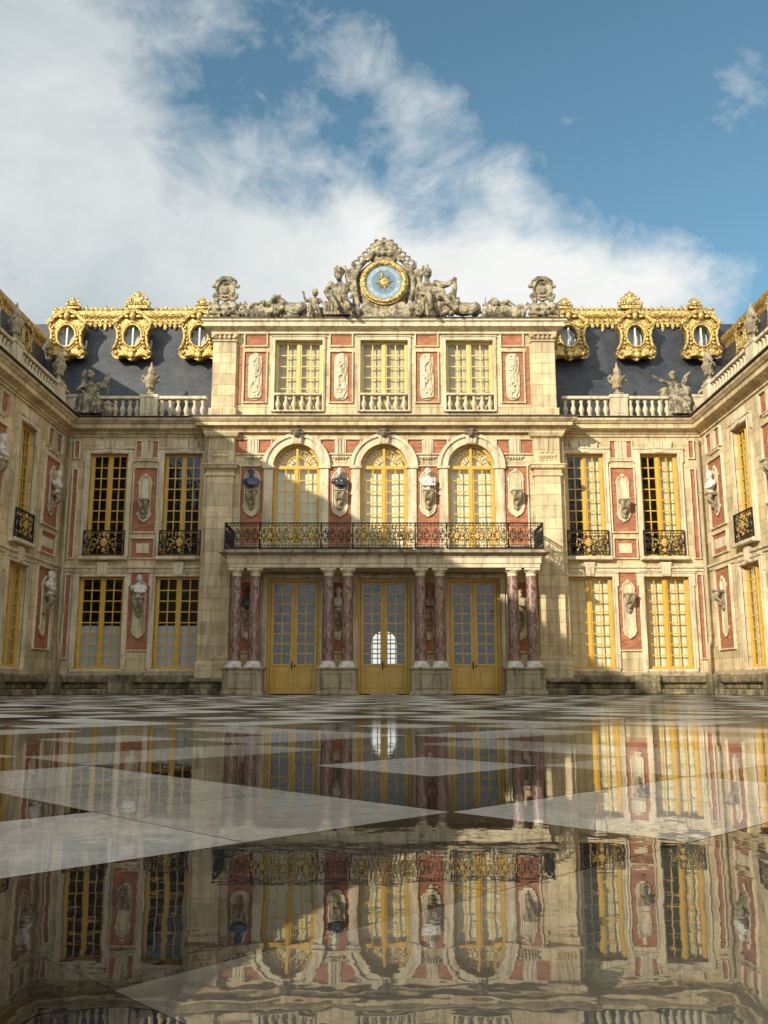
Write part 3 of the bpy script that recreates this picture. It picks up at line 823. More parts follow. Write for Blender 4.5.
m = MB(); m.sweep([(-6.62, .3), (-6.62, YC-.12), (6.62, YC-.12), (6.62, .3)], [(0, 10.015), (.50, 9.995), (.50, 10.035), (0, 10.06)]); m.build('lead_flashing', LEAD, PR)
# attic windows, balusters, panels
for x in AX:
    put_window(W_AT, PR, x, YC+.16, 10.32)
    m = MB(); surround(m, x, 10.32, 13.13, 1.80, YC, band=.10, out=.08, top=.12, ear=.02); m.build('window_surround', TRIM, PR)
    balustrade(PR, [(x-.9, x+.9)], YC+.02, 10.32, .72, bal=BALS, top=.09, base=.05, pitch=.28)
def relief_mesh(seed):
    m = MB(); r = random.Random(seed)
    pts = [(.26*math.cos(a), .0, (.66 if math.sin(a) > 0 else -.66)+.26*math.sin(a)) for a in [2*PI*k/24 for k in range(24)]]
    m.prism([(x, z) for x, _, z in pts], -.04, 0)
    z = -.82
    while z < .84:
        k = r.choice('etsd')
        w = .20
        if k == 'e': m.ell((r.uniform(-.07, .07), -.06, z), (r.uniform(.07, .14), .06, r.uniform(.05, .11)), 8, 6)
        elif k == 't':
            a = r.uniform(-.9, .9); m.tube([(-.17*math.cos(a), -.06, z-.15*math.sin(a)), (0, -.09, z), (.17*math.cos(a), -.06, z+.15*math.sin(a))], [.02, .035, .02], 6)
        elif k == 's': m.tube([(.13*math.cos(u)*(1-u/12), -.07, z+.10*math.sin(u)*(1-u/12)) for u in [q*.6 for q in range(14)]], .022, 5)
        else:
            for s in (-1, 1): m.ell((s*.10, -.06, z), (.06, .05, .08), 7, 5)
        z += .075
    for s in (-1, 1): m.tube([(s*.06, -.05, -.86), (s*.20, -.06, -.5), (s*.12, -.06, -.1), (s*.20, -.06, .3), (s*.08, -.06, .86)], .025, 6)
    return carve(m, 'relief', TRIM, .018, .012, .05, 1)
RELS = [relief_mesh(k) for k in (1, 2, 3, 4)]
for k, x in enumerate((-4.83, -1.61, 1.61, 4.83)):
    brick_panel(PR, x-.40, x+.40, 12.92, 13.36, YC)
    o = brick_panel(PR, x-.41, x+.41, 10.70, 12.66, YC)
    obj('carved_relief', RELS[k], o, (x, YC-.012, 11.68))
    brick_panel(PR, x-.41, x+.41, 5.3, 8.22, YC); niche_frame(PR, x, 6.40, 8.05, .52, YC-.012)
    bracket(PR, x, 6.62, YC-.03)
    o = brick_panel(PR, x-(.66 if abs(x) > 3 else .72), x+(.66 if abs(x) > 3 else .72), 8.72, 9.24, YC)
    m = MB(); keystone(m, x, 8.66, 9.30, YC, .40, .42, .06); m.bbox(x-.30, x+.30, YC-.09, YC, 8.56, 8.62, .01)
    for q in range(5): m.box(x-.22+q*.10, x-.18+q*.10, YC-.08, YC, 8.50, 8.561)
    m.build('triglyph', TRIM, PR)
    brick_panel(PR, x-.42, x+.42, 1.5, 3.95, YC); niche_frame(PR, x, 1.95, 3.2, .40, YC-.012); bracket(PR, x, 2.25, YC-.03)
for s in (-1, 1): brick_panel(PR, *sorted((s*5.34, s*5.48)), 10.6, 12.9, YC, frame=False)
for x in AX:
    put_window(W_ARCH, PR, x, YC+.16, 5.15)
    m = MB()
    for s in (-1, 1):
        m.bbox(*sorted((x+s*.862, x+s*1.18)), YC-.10, YC+.02, 4.9, 8.22, .015)
        m.bbox(*sorted((x+s*.80, x+s*1.26)), YC-.16, YC+.02, 8.13, 8.24, .02)
    m.arch_band(x, 8.22, .862, 1.18, YC-.10, YC+.02, 28); m.arch_band(x, 8.22, 1.12, 1.24, YC-.17, YC-.06, 28)
    keystone(m, x, 9.06, 9.52, YC, .34, .46, .22)
    m.build('arch_surround', TRIM, PR)
    g = MB(); g.ell((x, YC-.30, 9.42), (.14, .12, .15)); g.ell((x-.16, YC-.24, 9.46), (.13, .08, .07)); g.ell((x+.16, YC-.24, 9.46), (.13, .08, .07)); g.ell((x, YC-.40, 9.40), (.03, .05, .05)); g.ell((x, YC-.27, 9.56), (.2, .12, .06))
    g.build('carved_mask', DARKST, PR)
    # door
    d = obj('door', DOOR[0], PR, (x, YC+.10, 0)); obj('door_panel', DOOR[1], d); obj('pane', DOOR[2], d); obj('handle', DOOR[3], d)
    m = MB(); surround(m, x, 0, 4.1, 1.90, YC, band=.16, out=.09, top=.10, ear=.0); m.bbox(x-.25, x+.25, YC-.13, YC, 4.08, 4.26, .02); m.bbox(x-.4, x+.4, YC-.10, YC, 4.12, 4.2, .02)
    m.build('door_surround', TRIM, PR)
m = MB(); m.sweep([(-5.46, YC), (5.46, YC)], [(0, 8.44), (.05, 8.44), (.05, 8.50), (0, 8.51)]); 
for s in (-1, 1):
    m = MB(); m.bbox(*sorted((s*5.42, s*6.85)), YC-.62, YC-.3, 0, .22, .03); m.bbox(*sorted((s*5.42, s*6.78)), YC-.48, YC-.3, .22, .42, .03); m.bbox(*sorted((s*5.42, s*6.85)), YC-.60, YC-.3, .42, .58, .04)
    m.build('bench_plinth', MOSSY, PR)
# --- portico
m = MB(); PP = [(-5.28, YC), (-5.28, -2.42), (5.28, -2.42), (5.28, YC)]
m.sweep(PP, [(0, 4.28), (.05, 4.28), (.05, 4.40), (.09, 4.42), (.09, 4.60), (.13, 4.64), (.13, 4.68), (0, 4.68)])
m.box(-5.27, 5.27, -2.41, YC, 4.30, 4.67)
m.build('portico_entablature', TRIM, PR)
m = MB(); m.sweep(PP, [(-.1, 4.69), (.20, 4.69), (.24, 4.73), (.36, 4.76), (.36, 4.84), (.32, 4.86), (-.1, 4.88)]); m.box(-5.2, 5.2, -2.35, YC, 4.68, 4.872)
m.build('balcony_slab', GREYST, PR)
def column_meshes():
    m = MB(); m.lathe([(.205, 1.13), (.205, 1.9), (.198, 2.6), (.186, 3.3), (.172, 4.02)], 20); sh = m.mesh('shaft', [MARB])
    m = MB(); m.box(-.26, .26, -.26, .26, .932, 1.0); m.lathe([(.26, 1.0), (.265, 1.03), (.25, 1.06), (.225, 1.075), (.235, 1.10), (.215, 1.13)], 20); ba = m.mesh('base', [BUSTM])
    m = MB(); m.lathe([(.17, 4.0), (.20, 4.02), (.175, 4.04), (.175, 4.10), (.20, 4.12), (.25, 4.18), (.25, 4.20)], 20); m.box(-.265, .265, -.265, .265, 4.20, 4.278)
    return sh, ba, m.mesh('capital', [TRIM])
CM = column_meshes()
for x in (-5.06, -4.42, -1.90, -1.25, 1.25, 1.90, 4.42, 5.06):
    c = obj('column', CM[0], PR, (x, -2.18, 0)); obj('base', CM[1], c); obj('capital', CM[2], c)
for a, b in ((-5.40, -4.08), (-2.24, -.91), (.91, 2.24), (4.08, 5.40)):
    m = MB(); m.bbox(a, b, -2.52, -1.70, .10, .84, .02); m.bbox(a-.05, b+.05, -2.58, -1.70, .84, .93, .03); m.bbox(a-.05, b+.05, -2.58, -1.70, 0, .13, .03)
    for q in (panel_frame(a+.17, b-.17, .27, .70, -2.52, .035, .03),): m.add(q.v, q.f)
    m.build('pedestal', GREYST, PR)
ys = -2.62
for x0, x1, k in ((-5.44, -4.25, 0), (-4.25, -2.15, 1), (-2.15, -1.07, 0), (-1.07, 1.07, 1), (1.07, 2.15, 0), (2.15, 4.25, 1), (4.25, 5.44, 0)):
    railing('balcony_railing', x1-x0, .92, 4 if k else 2, PR, ((x0+x1)/2, ys, 4.89), 0, GB3 if k else None, True)
for s in (-1, 1): railing('balcony_railing', 1.72, .92, 3, PR, (s*5.44, ys+.88, 4.89), PI/2, None, True)
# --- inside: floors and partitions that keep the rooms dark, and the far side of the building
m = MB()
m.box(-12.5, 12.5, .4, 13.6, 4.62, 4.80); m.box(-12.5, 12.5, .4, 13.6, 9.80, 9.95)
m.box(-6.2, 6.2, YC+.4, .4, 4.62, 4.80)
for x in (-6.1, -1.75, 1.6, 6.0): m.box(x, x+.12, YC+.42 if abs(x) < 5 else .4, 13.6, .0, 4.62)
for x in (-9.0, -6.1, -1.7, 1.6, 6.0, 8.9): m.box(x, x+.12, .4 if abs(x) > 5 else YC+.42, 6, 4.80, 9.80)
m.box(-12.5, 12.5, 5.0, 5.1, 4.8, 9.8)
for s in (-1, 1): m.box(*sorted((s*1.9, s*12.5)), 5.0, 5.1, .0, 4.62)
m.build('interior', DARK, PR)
for s in (-1, 1):
    m = MB(); m.box(*sorted((s*12.6, s*13.0)), .4, 14, 0, 10.2); m.build('end_wall', STONE, PR)
m = MB(); m.wall(-14, 14, 0, 10.2, 13.6, 14, [(-.66, .66, .3, 3.1)]); m.spandrel(0, .66, 2.44, 13.6, 14)
m.build('wall', STONE, PR)
g = MB(); muntins(g, -.66, .66, .3, 3.1, 4, 6, 13.65, 13.70, .05); g.build('window', [IRON], PR)

# ================================================================== the wings
def wing(s, L, label, nb):
    R = empty('palace_wing', (s*12.0, 33, 0), -s*PI/2)
    tag(R, label, 'palace wing', 'side wings of the palace')
    X = lambda a, b: tuple(sorted((s*a, s*b)))
    m = MB(); wx = [3.8+4.85*k for k in range(nb)]
    up = [X(x-.72, x+.72)+(5.0, 8.92) for x in wx]; lo = [X(x-.84, x+.84)+(.91, 4.25) for x in wx]
    a, b = X(-.0, L)
    m.wall(a, b, 0, 4.6, 0, .4, lo); m.wall(a, b, 4.6, 10.2, 0, .4, up)
    m.box(*X(L-.4, L), .4, 9, 0, 10.2); m.box(*X(0, L), 8.6, 9, 0, 10.2)
    m.build('wall', STONE, R)
    for k, x in enumerate(wx):
        lower_window(R, s*x, 0, W_LO_L); upper_window(R, s*x, 0, W_UP_D if s < 0 else W_UP_L, True)
        side_panels(R, s*(1.35+4.85*k), 0, s < 0, .70)
    m = MB(); m.sweep([(a, 0), (b, 0)], [(0, 4.463), (.05, 4.463), (.05, 4.543), (.12, 4.583), (.12, 4.643), (0, 4.663)]); m.build('string_course', TRIM, R)
    m = MB(); m.sweep([(a, 0), (b, 0)], cornice_profile(9.583)); m.build('cornice', STONE, R)
    m = MB(); m.sweep([(a, 0), (b, 0)], [(0, 10.205), (.603, 10.226), (.603, 10.254), (0, 10.304)]); m.build('lead_flashing', LEAD, R)
    m = MB(); m.sweep([(a, 0), (b, 0)], [(0, .663), (.203, .663), (.183, .723), (.083, .803), (0, .803)]); m.build('base_moulding', GREYST, R)
    m = MB(); m.bbox(a, b, -.623, 0, 0, .203, .03); m.bbox(a, b, -.423, 0, .203, .403, .04); m.bbox(a, b, -.563, 0, .403, .643, .05); m.build('bench_plinth', MOSSY, R)
    for x in (.9, 5.7, 10.5):
        m = MB(); m.bbox(*X(x, x+.9), -.72, 0, 0, .70, .05); m.build('plinth_block', MOSSY, R)
    segs = [X(.75, 1.3), X(1.95, 5.25), X(5.95, 9.25), X(9.95, 13.25)]
    peds = [X(1.3, 1.95), X(5.25, 5.95), X(9.25, 9.95), X(13.25, 13.95)]
    balustrade(R, segs, -.10, 10.283, .857, ped=peds)
    m = MB(); m.bbox(*X(13.95, L), -.24, .04, 10.283, 11.14, .02); m.build('parapet', TRIM, R)
    mansard(R, *X(-1.2, L), yt=1.62, zt=13.5, yd=8.8)
    gold_ridge(R, *X(-1.0, 20), 1.70, 13.48, plain=True)
    m = MB(); m.box(*X(20, L), 1.4, 1.62, 13.5, 14.25); m.build('roof_edge', LEAD, R)
    for x, c in ((1.9, CREST_BIG), (4.7, CREST_SMALL), (7.5, CREST_BIG), (10.3, CREST_SMALL)):
        dormer(R, s*x, 1.12, 12.75).scale = (.70,)*3
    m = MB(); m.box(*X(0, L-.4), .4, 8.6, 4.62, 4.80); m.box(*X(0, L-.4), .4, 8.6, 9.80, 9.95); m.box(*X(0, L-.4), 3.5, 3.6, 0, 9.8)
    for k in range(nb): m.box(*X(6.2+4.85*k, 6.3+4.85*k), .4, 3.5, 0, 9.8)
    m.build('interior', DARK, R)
wing(-1, 47.9, 'brick and stone wing in shade closing the left side of the court', 3)
wing(1, 44, 'sunlit brick and stone wing closing the right side of the court', 3)

# ------------------------------------------------------------------ sculpture
def person(m, J, k=1.0, beard=False):
    """one continuous figure from joints; k = girth"""
    P_, C_, N_, H_ = (Vector(J[a]) for a in ('pelvis', 'chest', 'neck', 'head'))
    m.ell(P_, (.23*k, .19*k, .17*k), 10, 8); m.ell(C_, (.27*k, .17*k, .22*k), 10, 8); m.limb(P_, C_, .19*k, .21*k)
    m.ell(P_.lerp(C_, .5), (.20*k, .16*k, .2*k)); m.limb(C_+Vector((0,0,.1)), N_, .12*k, .075*k); m.limb(N_, H_, .075*k, .08*k)
    m.ell(H_, (.135*k, .15*k, .175*k), 12, 9)
    m.ell(H_+Vector((0, -.135*k, -.02*k)), (.02*k, .035*k, .035*k), 6, 5); m.ell(H_+Vector((0, -.11*k, -.10*k)), (.05*k, .04*k, .035*k), 6, 5)
    for s in (-1, 1):
        m.ell(C_+Vector((s*.10*k, -.14*k, .06*k)), (.09*k, .05*k, .07*k), 7, 5); m.ell(H_+Vector((s*.115*k, 0, -.01)), (.02, .03, .04), 5, 4)
    if beard: m.ell(H_+Vector((0, -.09*k, -.15*k)), (.09*k, .08*k, .10*k))
    for a in J['arms']:
        s, e, h = (Vector(q) for q in a)
        m.ell(s, .105*k); m.limb(s, e, .088*k, .068*k); m.limb(e, h, .068*k, .045*k)
        d = (h-e).normalized(); m.ell(h+d*.05, (.05*k, .045*k, .055*k), 7, 5)
        for q in range(4): m.tube([h+d*.07+Vector((-.045+.03*q, 0, 0)), h+d*.15+Vector((-.05+.033*q, -.02, -.01))], .013, 4)
    for a in J['legs']:
        hp, kn, ft = (Vector(q) for q in a)
        m.limb(hp, kn, .145*k, .095*k); m.limb(kn, ft, .090*k, .052*k); m.ell(kn.lerp(ft, .3)+Vector((0, .04, 0)), (.085*k, .09*k, .14*k))
        m.ell(ft+Vector((0, -.08, -.03)), (.06*k, .15*k, .05*k))
def hair(m, H, k, kind='curl', seed=0):
    r = random.Random(seed); H = Vector(H)
    for i in range(22):
        a = r.uniform(0, 2*PI); e = r.uniform(-.1, 1.4)
        p = Vector((.125*math.cos(a)*math.cos(e), .14*math.sin(a)*math.cos(e)+.02, .15*math.sin(e)+.03))*k
        if p.y < -.06*k and p.z < .09*k: continue
        m.ell(H+p, .042*k, 6, 4)
def trophy(m, x0, x1, y, h, seed, env=None):
    """heap of shields, spears, helmets, drapery and leaves"""
    r = random.Random(seed); n = int((x1-x0)/.12)
    for i in range(n):
        x = x0+(x1-x0)*(i+r.uniform(.2, .8))/n; t = (x-x0)/(x1-x0)
        hh = h*(env(t) if env else 1)
        for q in range(3):
            z = r.uniform(.05, max(.1, hh*.85)); yy = y+r.uniform(-.22, .15); k = r.choice('shdlr')
            if k == 's':
                a = r.uniform(-.6, .6); m.ell((x, yy, z), (.16, .05, .17), 10, 6, 0, Matrix.Rotation(a, 4, 'Y').to_quaternion())
            elif k == 'h': m.ell((x, yy, z), (.10, .12, .10), 8, 6); m.ell((x, yy, z+.10), (.03, .11, .06), 6, 4)
            elif k == 'd': m.tube([(x-.2, yy, z), (x-.05, yy-.08, z-.06), (x+.1, yy-.05, z+.04), (x+.22, yy, z-.05)], [.04, .08, .07, .03], 6)
            elif k == 'l':
                for w in range(3): m.ell((x+.07*w-.07, yy-.05, z+.05*(w % 2)), (.04, .04, .08), 6, 4)
            else: 
                a = r.uniform(-1.1, 1.1); L = hh*.75; m.tube([(x-math.sin(a)*L*.5, yy+.05, max(.02, z-math.cos(a)*L*.5)), (x+math.sin(a)*L*.5, yy+.05, z+math.cos(a)*L*.5)], .028, 5)
        m.ell((x, y, hh*.28), (.16, .22, hh*.34))
def statue(mesh, name, loc, label, cat, group=None, rz=0):
    o = obj(name, mesh, None, loc, rz); return tag(o, label, cat, group)

YR = 32.0; ZR = 13.91
# seated bearded hero left of the clock
m = MB()
person(m, dict(pelvis=(.05, .0, .70), chest=(.04, .06, 1.22), neck=(0, .0, 1.56), head=(-.03, -.05, 1.82),
     arms=[((-.33, .05, 1.42), (-.50, -.12, 1.05), (-.42, -.45, .84)), ((.40, .05, 1.42), (.55, .0, 1.08), (.46, -.25, .80))],
     legs=[((-.12, 0, .66), (-.45, -.55, .86), (.02, -.62, .16)), ((.20, 0, .66), (.18, -.58, .78), (.42, -.62, .14))]), 1.30, True)
hair(m, (-.03, -.05, 1.85), 1.45, seed=1)
m.ell((.1, .15, .35), (.62, .35, .42)); m.ell((-.4, .1, .22), (.4, .35, .28)); m.ell((.5, .1, .3), (.25, .3, .35))
m.tube([(-.30, .02, 1.30), (-.05, -.16, .98), (.2, -.2, .78), (.45, -.1, .5)], [.06, .07, .09, .10], 6)
for i in range(9): m.tube([(-.5+.12*i, -.20, .62-.02*i), (-.46+.12*i, -.34, .35), (-.52+.13*i, -.30, .05)], [.05, .06, .07], 6)
m.tube([(.62, -.08, .05), (.60, -.08, 1.0), (.54, .0, 1.9)], [.11, .10, .07], 8)
HERO = carve(m, 'statue', CARVED, .019, .009, .07, 1)
statue(HERO, 'statue', (-1.70, YR, ZR), 'stone statue of a bearded bare-chested seated man, left of the clock', 'statue', 'carved figures beside the clock')
# helmeted figure right of the clock
m = MB()
person(m, dict(pelvis=(.02, .0, .72), chest=(-.06, .06, 1.25), neck=(-.06, .0, 1.60), head=(-.04, -.03, 1.86),
     arms=[((.26, .0, 1.46), (.58, -.10, 1.38), (.92, -.12, 1.52)), ((-.38, .05, 1.44), (-.50, -.05, 1.05), (-.30, -.36, .86))],
     legs=[((-.10, 0, .66), (-.02, -.55, .84), (.06, -.58, .15)), ((.16, 0, .66), (.48, -.50, .74), (.98, -.48, .16))]), 1.26)
m.ell((-.04, .0, 1.95), (.16, .18, .14)); m.tube([(-.04, -.16, 2.02), (-.04, -.08, 2.16), (-.04, .06, 2.19), (-.04, .2, 2.08), (-.04, .24, 1.85)], [.03, .05, .06, .05, .03], 6)
for i in range(8): m.tube([(-.35+.10*i, -.05, 1.5-.04*i), (-.30+.12*i, -.24, 1.05), (-.38+.15*i, -.30, .45), (-.40+.17*i, -.2, .05)], [.05, .07, .08, .08], 6)
m.tube([(.25, -.1, 1.45), (.5, -.2, 1.2), (.75, -.2, 1.30), (.92, -.15, 1.5)], [.08, .10, .08, .05], 6)
m.tube([(.98, -.15, 1.62), (.98, -.15, 1.2), (.86, -.12, .6), (.84, -.1, .1)], [.07, .10, .13, .11], 8)
m.ell((.1, .15, .35), (.65, .35, .40)); m.ell((-.4, .1, .3), (.35, .3, .4)); m.ell((-.45, -.02, 1.0), (.16, .14, .40))
MARS = carve(m, 'statue', CARVED, .019, .009, .07, 1)
statue(MARS, 'statue', (1.70, YR, ZR), 'stone statue of a helmeted seated figure with outstretched arm, right of the clock', 'statue', 'carved figures beside the clock')
# child and reclining beast
m = MB()
person(m, dict(pelvis=(0, 0, .40), chest=(.04, .0, .70), neck=(.04, 0, .86), head=(.05, -.04, 1.02), arms=[((-.14, 0, .78), (-.30, -.12, .66), (-.36, -.2, .88)), ((.2, 0, .78), (.34, -.1, .62), (.42, -.2, .48))],
     legs=[((-.06, 0, .38), (-.14, -.3, .42), (-.10, -.32, .1)), ((.08, 0, .38), (.16, -.3, .40), (.26, -.32, .1))]), .78)
hair(m, (.05, -.04, 1.05), .85, seed=2); m.ell((0, .1, .18), (.42, .3, .26)); trophy(m, -.45, .5, .12, .5, 9)
CHILD = carve(m, 'statue', CARVED, .019, .009, .07, 1)
statue(CHILD, 'statue', (-2.66, YR, ZR), 'small stone child figure crouching beside the bearded seated statue', 'statue', 'carved figures beside the clock')
def beast(mane):
    m = MB()
    m.ell((0, .05, .42), (.52, .24, .27)); m.ell((.42, .0, .40), (.24, .24, .30)); m.ell((-.34, 0, .55), (.26, .24, .28)); m.limb((-.3, -.02, .58), (-.5, -.12, .74), .2, .16)
    m.ell((-.56, -.16, .74), (.16, .17, .16)); m.ell((-.62, -.30, .68), (.09, .10, .08)); m.ell((-.66, -.24, .60), (.06, .09, .04))
    for s in (-1, 1):
        m.ell((-.50+s*.11, -.10, .90), (.04, .03, .07)); m.limb((-.36+s*.1, -.12, .42), (-.60+s*.14, -.32, .12), .10, .07); m.ell((-.64+s*.14, -.42, .08), (.08, .11, .06))
    m.limb((.5, -.15, .4), (.30, -.30, .14), .14, .09); m.ell((.2, -.38, .08), (.12, .09, .06))
    m.tube([(.62, .05, .3), (.80, -.05, .2), (.85, -.1, .45), (.78, -.05, .6)], [.05, .04, .035, .05], 6)
    if mane:
        r = random.Random(4)
        for i in range(34):
            a = r.uniform(0, 2*PI); q = r.uniform(.16, .28); m.ell((-.42+q*math.cos(a), -.08+r.uniform(-.1, .16), .72+q*math.sin(a)), .062, 6, 4)
    return m
m = beast(True); LION = carve(m, 'carved_lion', CARVED, .026, .016, .09, 1)
o = statue(LION, 'carved_lion', (3.02, YR, ZR), 'stone lion with curly mane lying right of the helmeted statue', 'carved lion')
m = beast(False); trophy(m, -.7, .3, .15, .62, 12); LI2 = carve(m, 'carved_beast', CARVED, .019, .009, .07, 1)
statue(LI2, 'carved_beast', (-3.55, YR, ZR), 'smooth-necked stone beast lying left of the crouching child figure', 'carved beast')
# low trophies
for i, (x0, w_, lab, mir) in enumerate(((-5.42, 1.35, 'low heap of carved stone arms between left cartouche and stone beast', 0), (3.80, 1.50, 'low heap of carved stone arms between stone lion and right cartouche', 1))):
    m = MB(); trophy(m, 0, w_, 0, .82, 20+i, lambda t, mir=mir: 1-.25*(t if mir else 1-t))
    statue(carve(m, 'carved_trophy', CARVED, .020, .016, .07, 1), 'carved_trophy', (x0, YR-.05, ZR), lab, 'carved trophy', 'heaps of stone arms along the attic roofline')
for x0, w_, lab, sd, h in ((-1.22, .34, 'narrow stone bundle of weapons squeezed between bearded statue and clock', 31, .6), (.98, .42, 'narrow stone bundle of shields squeezed between clock and helmeted statue', 32, .8)):
    m = MB(); trophy(m, 0, w_, -.15, h, sd); statue(carve(m, 'carved_trophy', CARVED, .020, .016, .07, 1), 'carved_trophy', (x0, YR, ZR), lab, 'carved trophy')
# cartouches over the end pilasters
def cartouche():
    m = MB()
    rim = [(.33*math.cos(2*PI*i/24), -.12, 1.10+.42*math.sin(2*PI*i/24)) for i in range(24)]
    m.ell((0, 0, 1.10), (.34, .12, .43), 16, 10); m.tube(rim, .055, 7, closed=True)
    m.tube([(-.42, 0, 1.2), (-.36, 0, 1.50), (-.12, 0, 1.64), (.12, 0, 1.64), (.36, 0, 1.50), (.42, 0, 1.2)], [.04, .06, .07, .07, .06, .04], 7)
    for s in (-1, 1):
        m.ell((s*.44, -.02, 1.28), (.10, .08, .09)); m.ell((s*.40, -.05, .86), (.10, .08, .12))
        m.ell((s*.34, -.10, .34), (.19, .17, .26)); m.ell((s*.30, -.14, .66), (.11, .11, .12)); m.limb((s*.36, -.1, .45), (s*.18, -.25, .30), .07, .05)
        m.limb((s*.36, -.1, .2), (s*.55, -.2, .08), .10, .06); m.limb((s*.30, -.1, .2), (s*.16, -.26, .08), .10, .06)
        for q in range(4): m.tube([(s*.44, 0, .5), (s*(.58+.03*q), .02, .62-.10*q), (s*(.66-.02*q), .03, .52-.12*q)], [.05, .045, .02], 5)
        m.ell((s*.06, -.15, 1.02), (.05, .03, .10)); 
    m.ell((0, -.14, 1.10), (.10, .05, .16)); m.ell((0, -.14, 1.34), (.12, .05, .05)); m.ell((0, 0, .3), (.25, .2, .35))
    for q in range(-2, 3): m.ell((q*.08, -.15, .82+.02*abs(q)), (.045, .03, .05), 6, 4)
    return carve(m, 'cartouche', CARVED, .024, .014, .08, 1)
CART = cartouche()
statue(CART, 'cartouche', (-5.99, YR-.1, ZR), 'oval stone cartouche held by carved children above the left attic pilaster', 'cartouche', 'oval cartouches at the ends of the attic')
statue(CART, 'cartouche', (5.99, YR-.1, ZR), 'oval stone cartouche held by carved children above the right attic pilaster', 'cartouche', 'oval cartouches at the ends of the attic')

# ------------------------------------------------------------------ the clock
CK = empty('clock', (0, YR, ZR-.13))
tag(CK, 'round pale blue clock with gilded ring and sun, in a carved stone surround', 'clock')
m = MB()
m.prism([(-1.05, 0), (1.05, 0), (.78, .75), (-.78, .75)], -.20, .35); m.ell((0, .15, 1.50), (1.10, .26, 1.12), 28, 14)
for s in (-1, 1):
    m.tube([(s*1.0, -.1, .06), (s*1.10, -.12, .3), (s*.98, -.12, .7), (s*1.08, -.1, 1.2), (s*1.12, -.08, 1.7), (s*.95, -.05, 2.2), (s*.70, -.05, 2.5)], [.10, .12, .10, .09, .10, .11, .10], 8)
    m.tube([(s*.92, -.05, 2.25), (s*.62, -.08, 2.55), (s*.42, -.08, 2.95), (s*.18, -.08, 3.20), (0, -.08, 3.24)], [.06, .09, .10, .12, .12], 8)
    for q in range(6):
        a0 = .25+.24*q; cx, cz = s*(.98-.16*q), 2.22+.17*q
        m.tube([(cx, -.05, cz), (cx+s*.14, -.12, cz+.08), (cx+s*.16, -.16, cz+.20), (cx+s*.07, -.16, cz+.24), (cx+s*.05, -.14, cz+.16)], [.07, .06, .045, .035, .02], 6)
    m.tube([(s*.62, -.15, 2.42), (s*.42, -.18, 2.68), (s*.22, -.18, 2.92), (0, -.18, 3.0)], [.07, .09, .09, .10], 8)
    for q in range(7): m.ell((s*(.86-.115*q), -.12, 2.34+.13*q), (.10, .09, .08), 7, 5)
    # flags and fasces leaning out behind
    m.tube([(s*1.0, .1, .9), (s*1.30, .12, 1.7), (s*1.52, .12, 2.36)], [.13, .16, .05], 7); m.tube([(s*.95, .1, 1.2), (s*1.12, .12, 2.0), (s*1.22, .12, 2.52)], [.12, .15, .04], 7)
    for q in range(5): m.ell((s*(1.15+.07*q), .02, 1.9+.10*(q % 3)), (.09, .07, .10), 7, 5)
    for q in range(4): m.ell((s*(.88+.06*q), -.15, .14+.16*q), (.12, .10, .10), 7, 5)
    m.ell((s*.2, -.22, 2.70), (.11, .08, .12))
m.ell((0, -.22, 2.78), (.16, .12, .19)); m.ell((0, -.3, 2.68), (.05, .06, .05)); m.ell((0, -.02, 3.22), (.20, .14, .14)); m.ell((0, -.05, 3.36), (.08, .07, .09)); m.ell((0, 0, 2.6), (.55, .2, .35))
obj('clock_surround', carve(m, 'clock_surround', CARVED, .021, .014, .08, 1), CK)
CZ = 1.50
rg = lambda r, y: [(r*math.cos(2*PI*i/48), y, CZ+r*math.sin(2*PI*i/48)) for i in range(48)]
m = MB(); m.tube(rg(.78, -.30), .075, 10, closed=True); m.tube(rg(.875, -.26), .032, 7, closed=True); m.tube(rg(.70, -.28), .022, 7, closed=True)
for i in range(24): a = 2*PI*i/24; m.ell((.785*math.cos(a), -.37, CZ+.785*math.sin(a)), (.04, .025, .04), 7, 5)
m.build('gilded_ring', GOLD, CK)
m = MB(); m.add(rg(.72, -.262), [tuple(range(48))]); 
fv = m.f[0]; m.build('dial', ENAMEL, CK)
m = MB()
for i in range(48):
    a, b = 2*PI*i/48, 2*PI*(i+1)/48
    m.add([(r*math.cos(t), -.268, CZ+r*math.sin(t)) for r, t in ((.47, a), (.64, a), (.64, b), (.47, b))], [(0, 1, 2, 3)])
m.build('numeral_band', m_simple('pale_enamel', (.26, .35, .42), .4), CK)
ROM = ['XII', 'I', 'II', 'III', 'IIII', 'V', 'VI', 'VII', 'VIII', 'IX', 'X', 'XI']
m = MB()
def stroke(x0, z0, x1, z1, w, T):
    d_ = Vector((x1-x0, z1-z0)); L = d_.length; n_ = Vector((-d_.y, d_.x))/L*w/2
    q = [Vector((x0, z0))-n_, Vector((x1, z1))-n_, Vector((x1, z1))+n_, Vector((x0, z0))+n_]
    m.add([T(p.x, p.y) for p in q], [(0, 1, 2, 3)][::1])
for i, s_ in enumerate(ROM):
    a = PI/2-2*PI*i/12
    wd = sum({'I': .028, 'V': .055, 'X': .055}[c] for c in s_); x = -wd/2
    def T(u, v, a=a): r_ = .555+v; return (r_*math.cos(a)+u*math.sin(a), -.2735, CZ+r_*math.sin(a)-u*math.cos(a))
    for c in s_:
        if c == 'I': stroke(x+.014, -.065, x+.014, .065, .014, T); x += .028
        elif c == 'V': stroke(x+.006, .065, x+.028, -.065, .014, T); stroke(x+.05, .065, x+.028, -.065, .008, T); x += .055
        else: stroke(x+.006, .065, x+.05, -.065, .014, T); stroke(x+.05, .065, x+.006, -.065, .008, T); x += .055
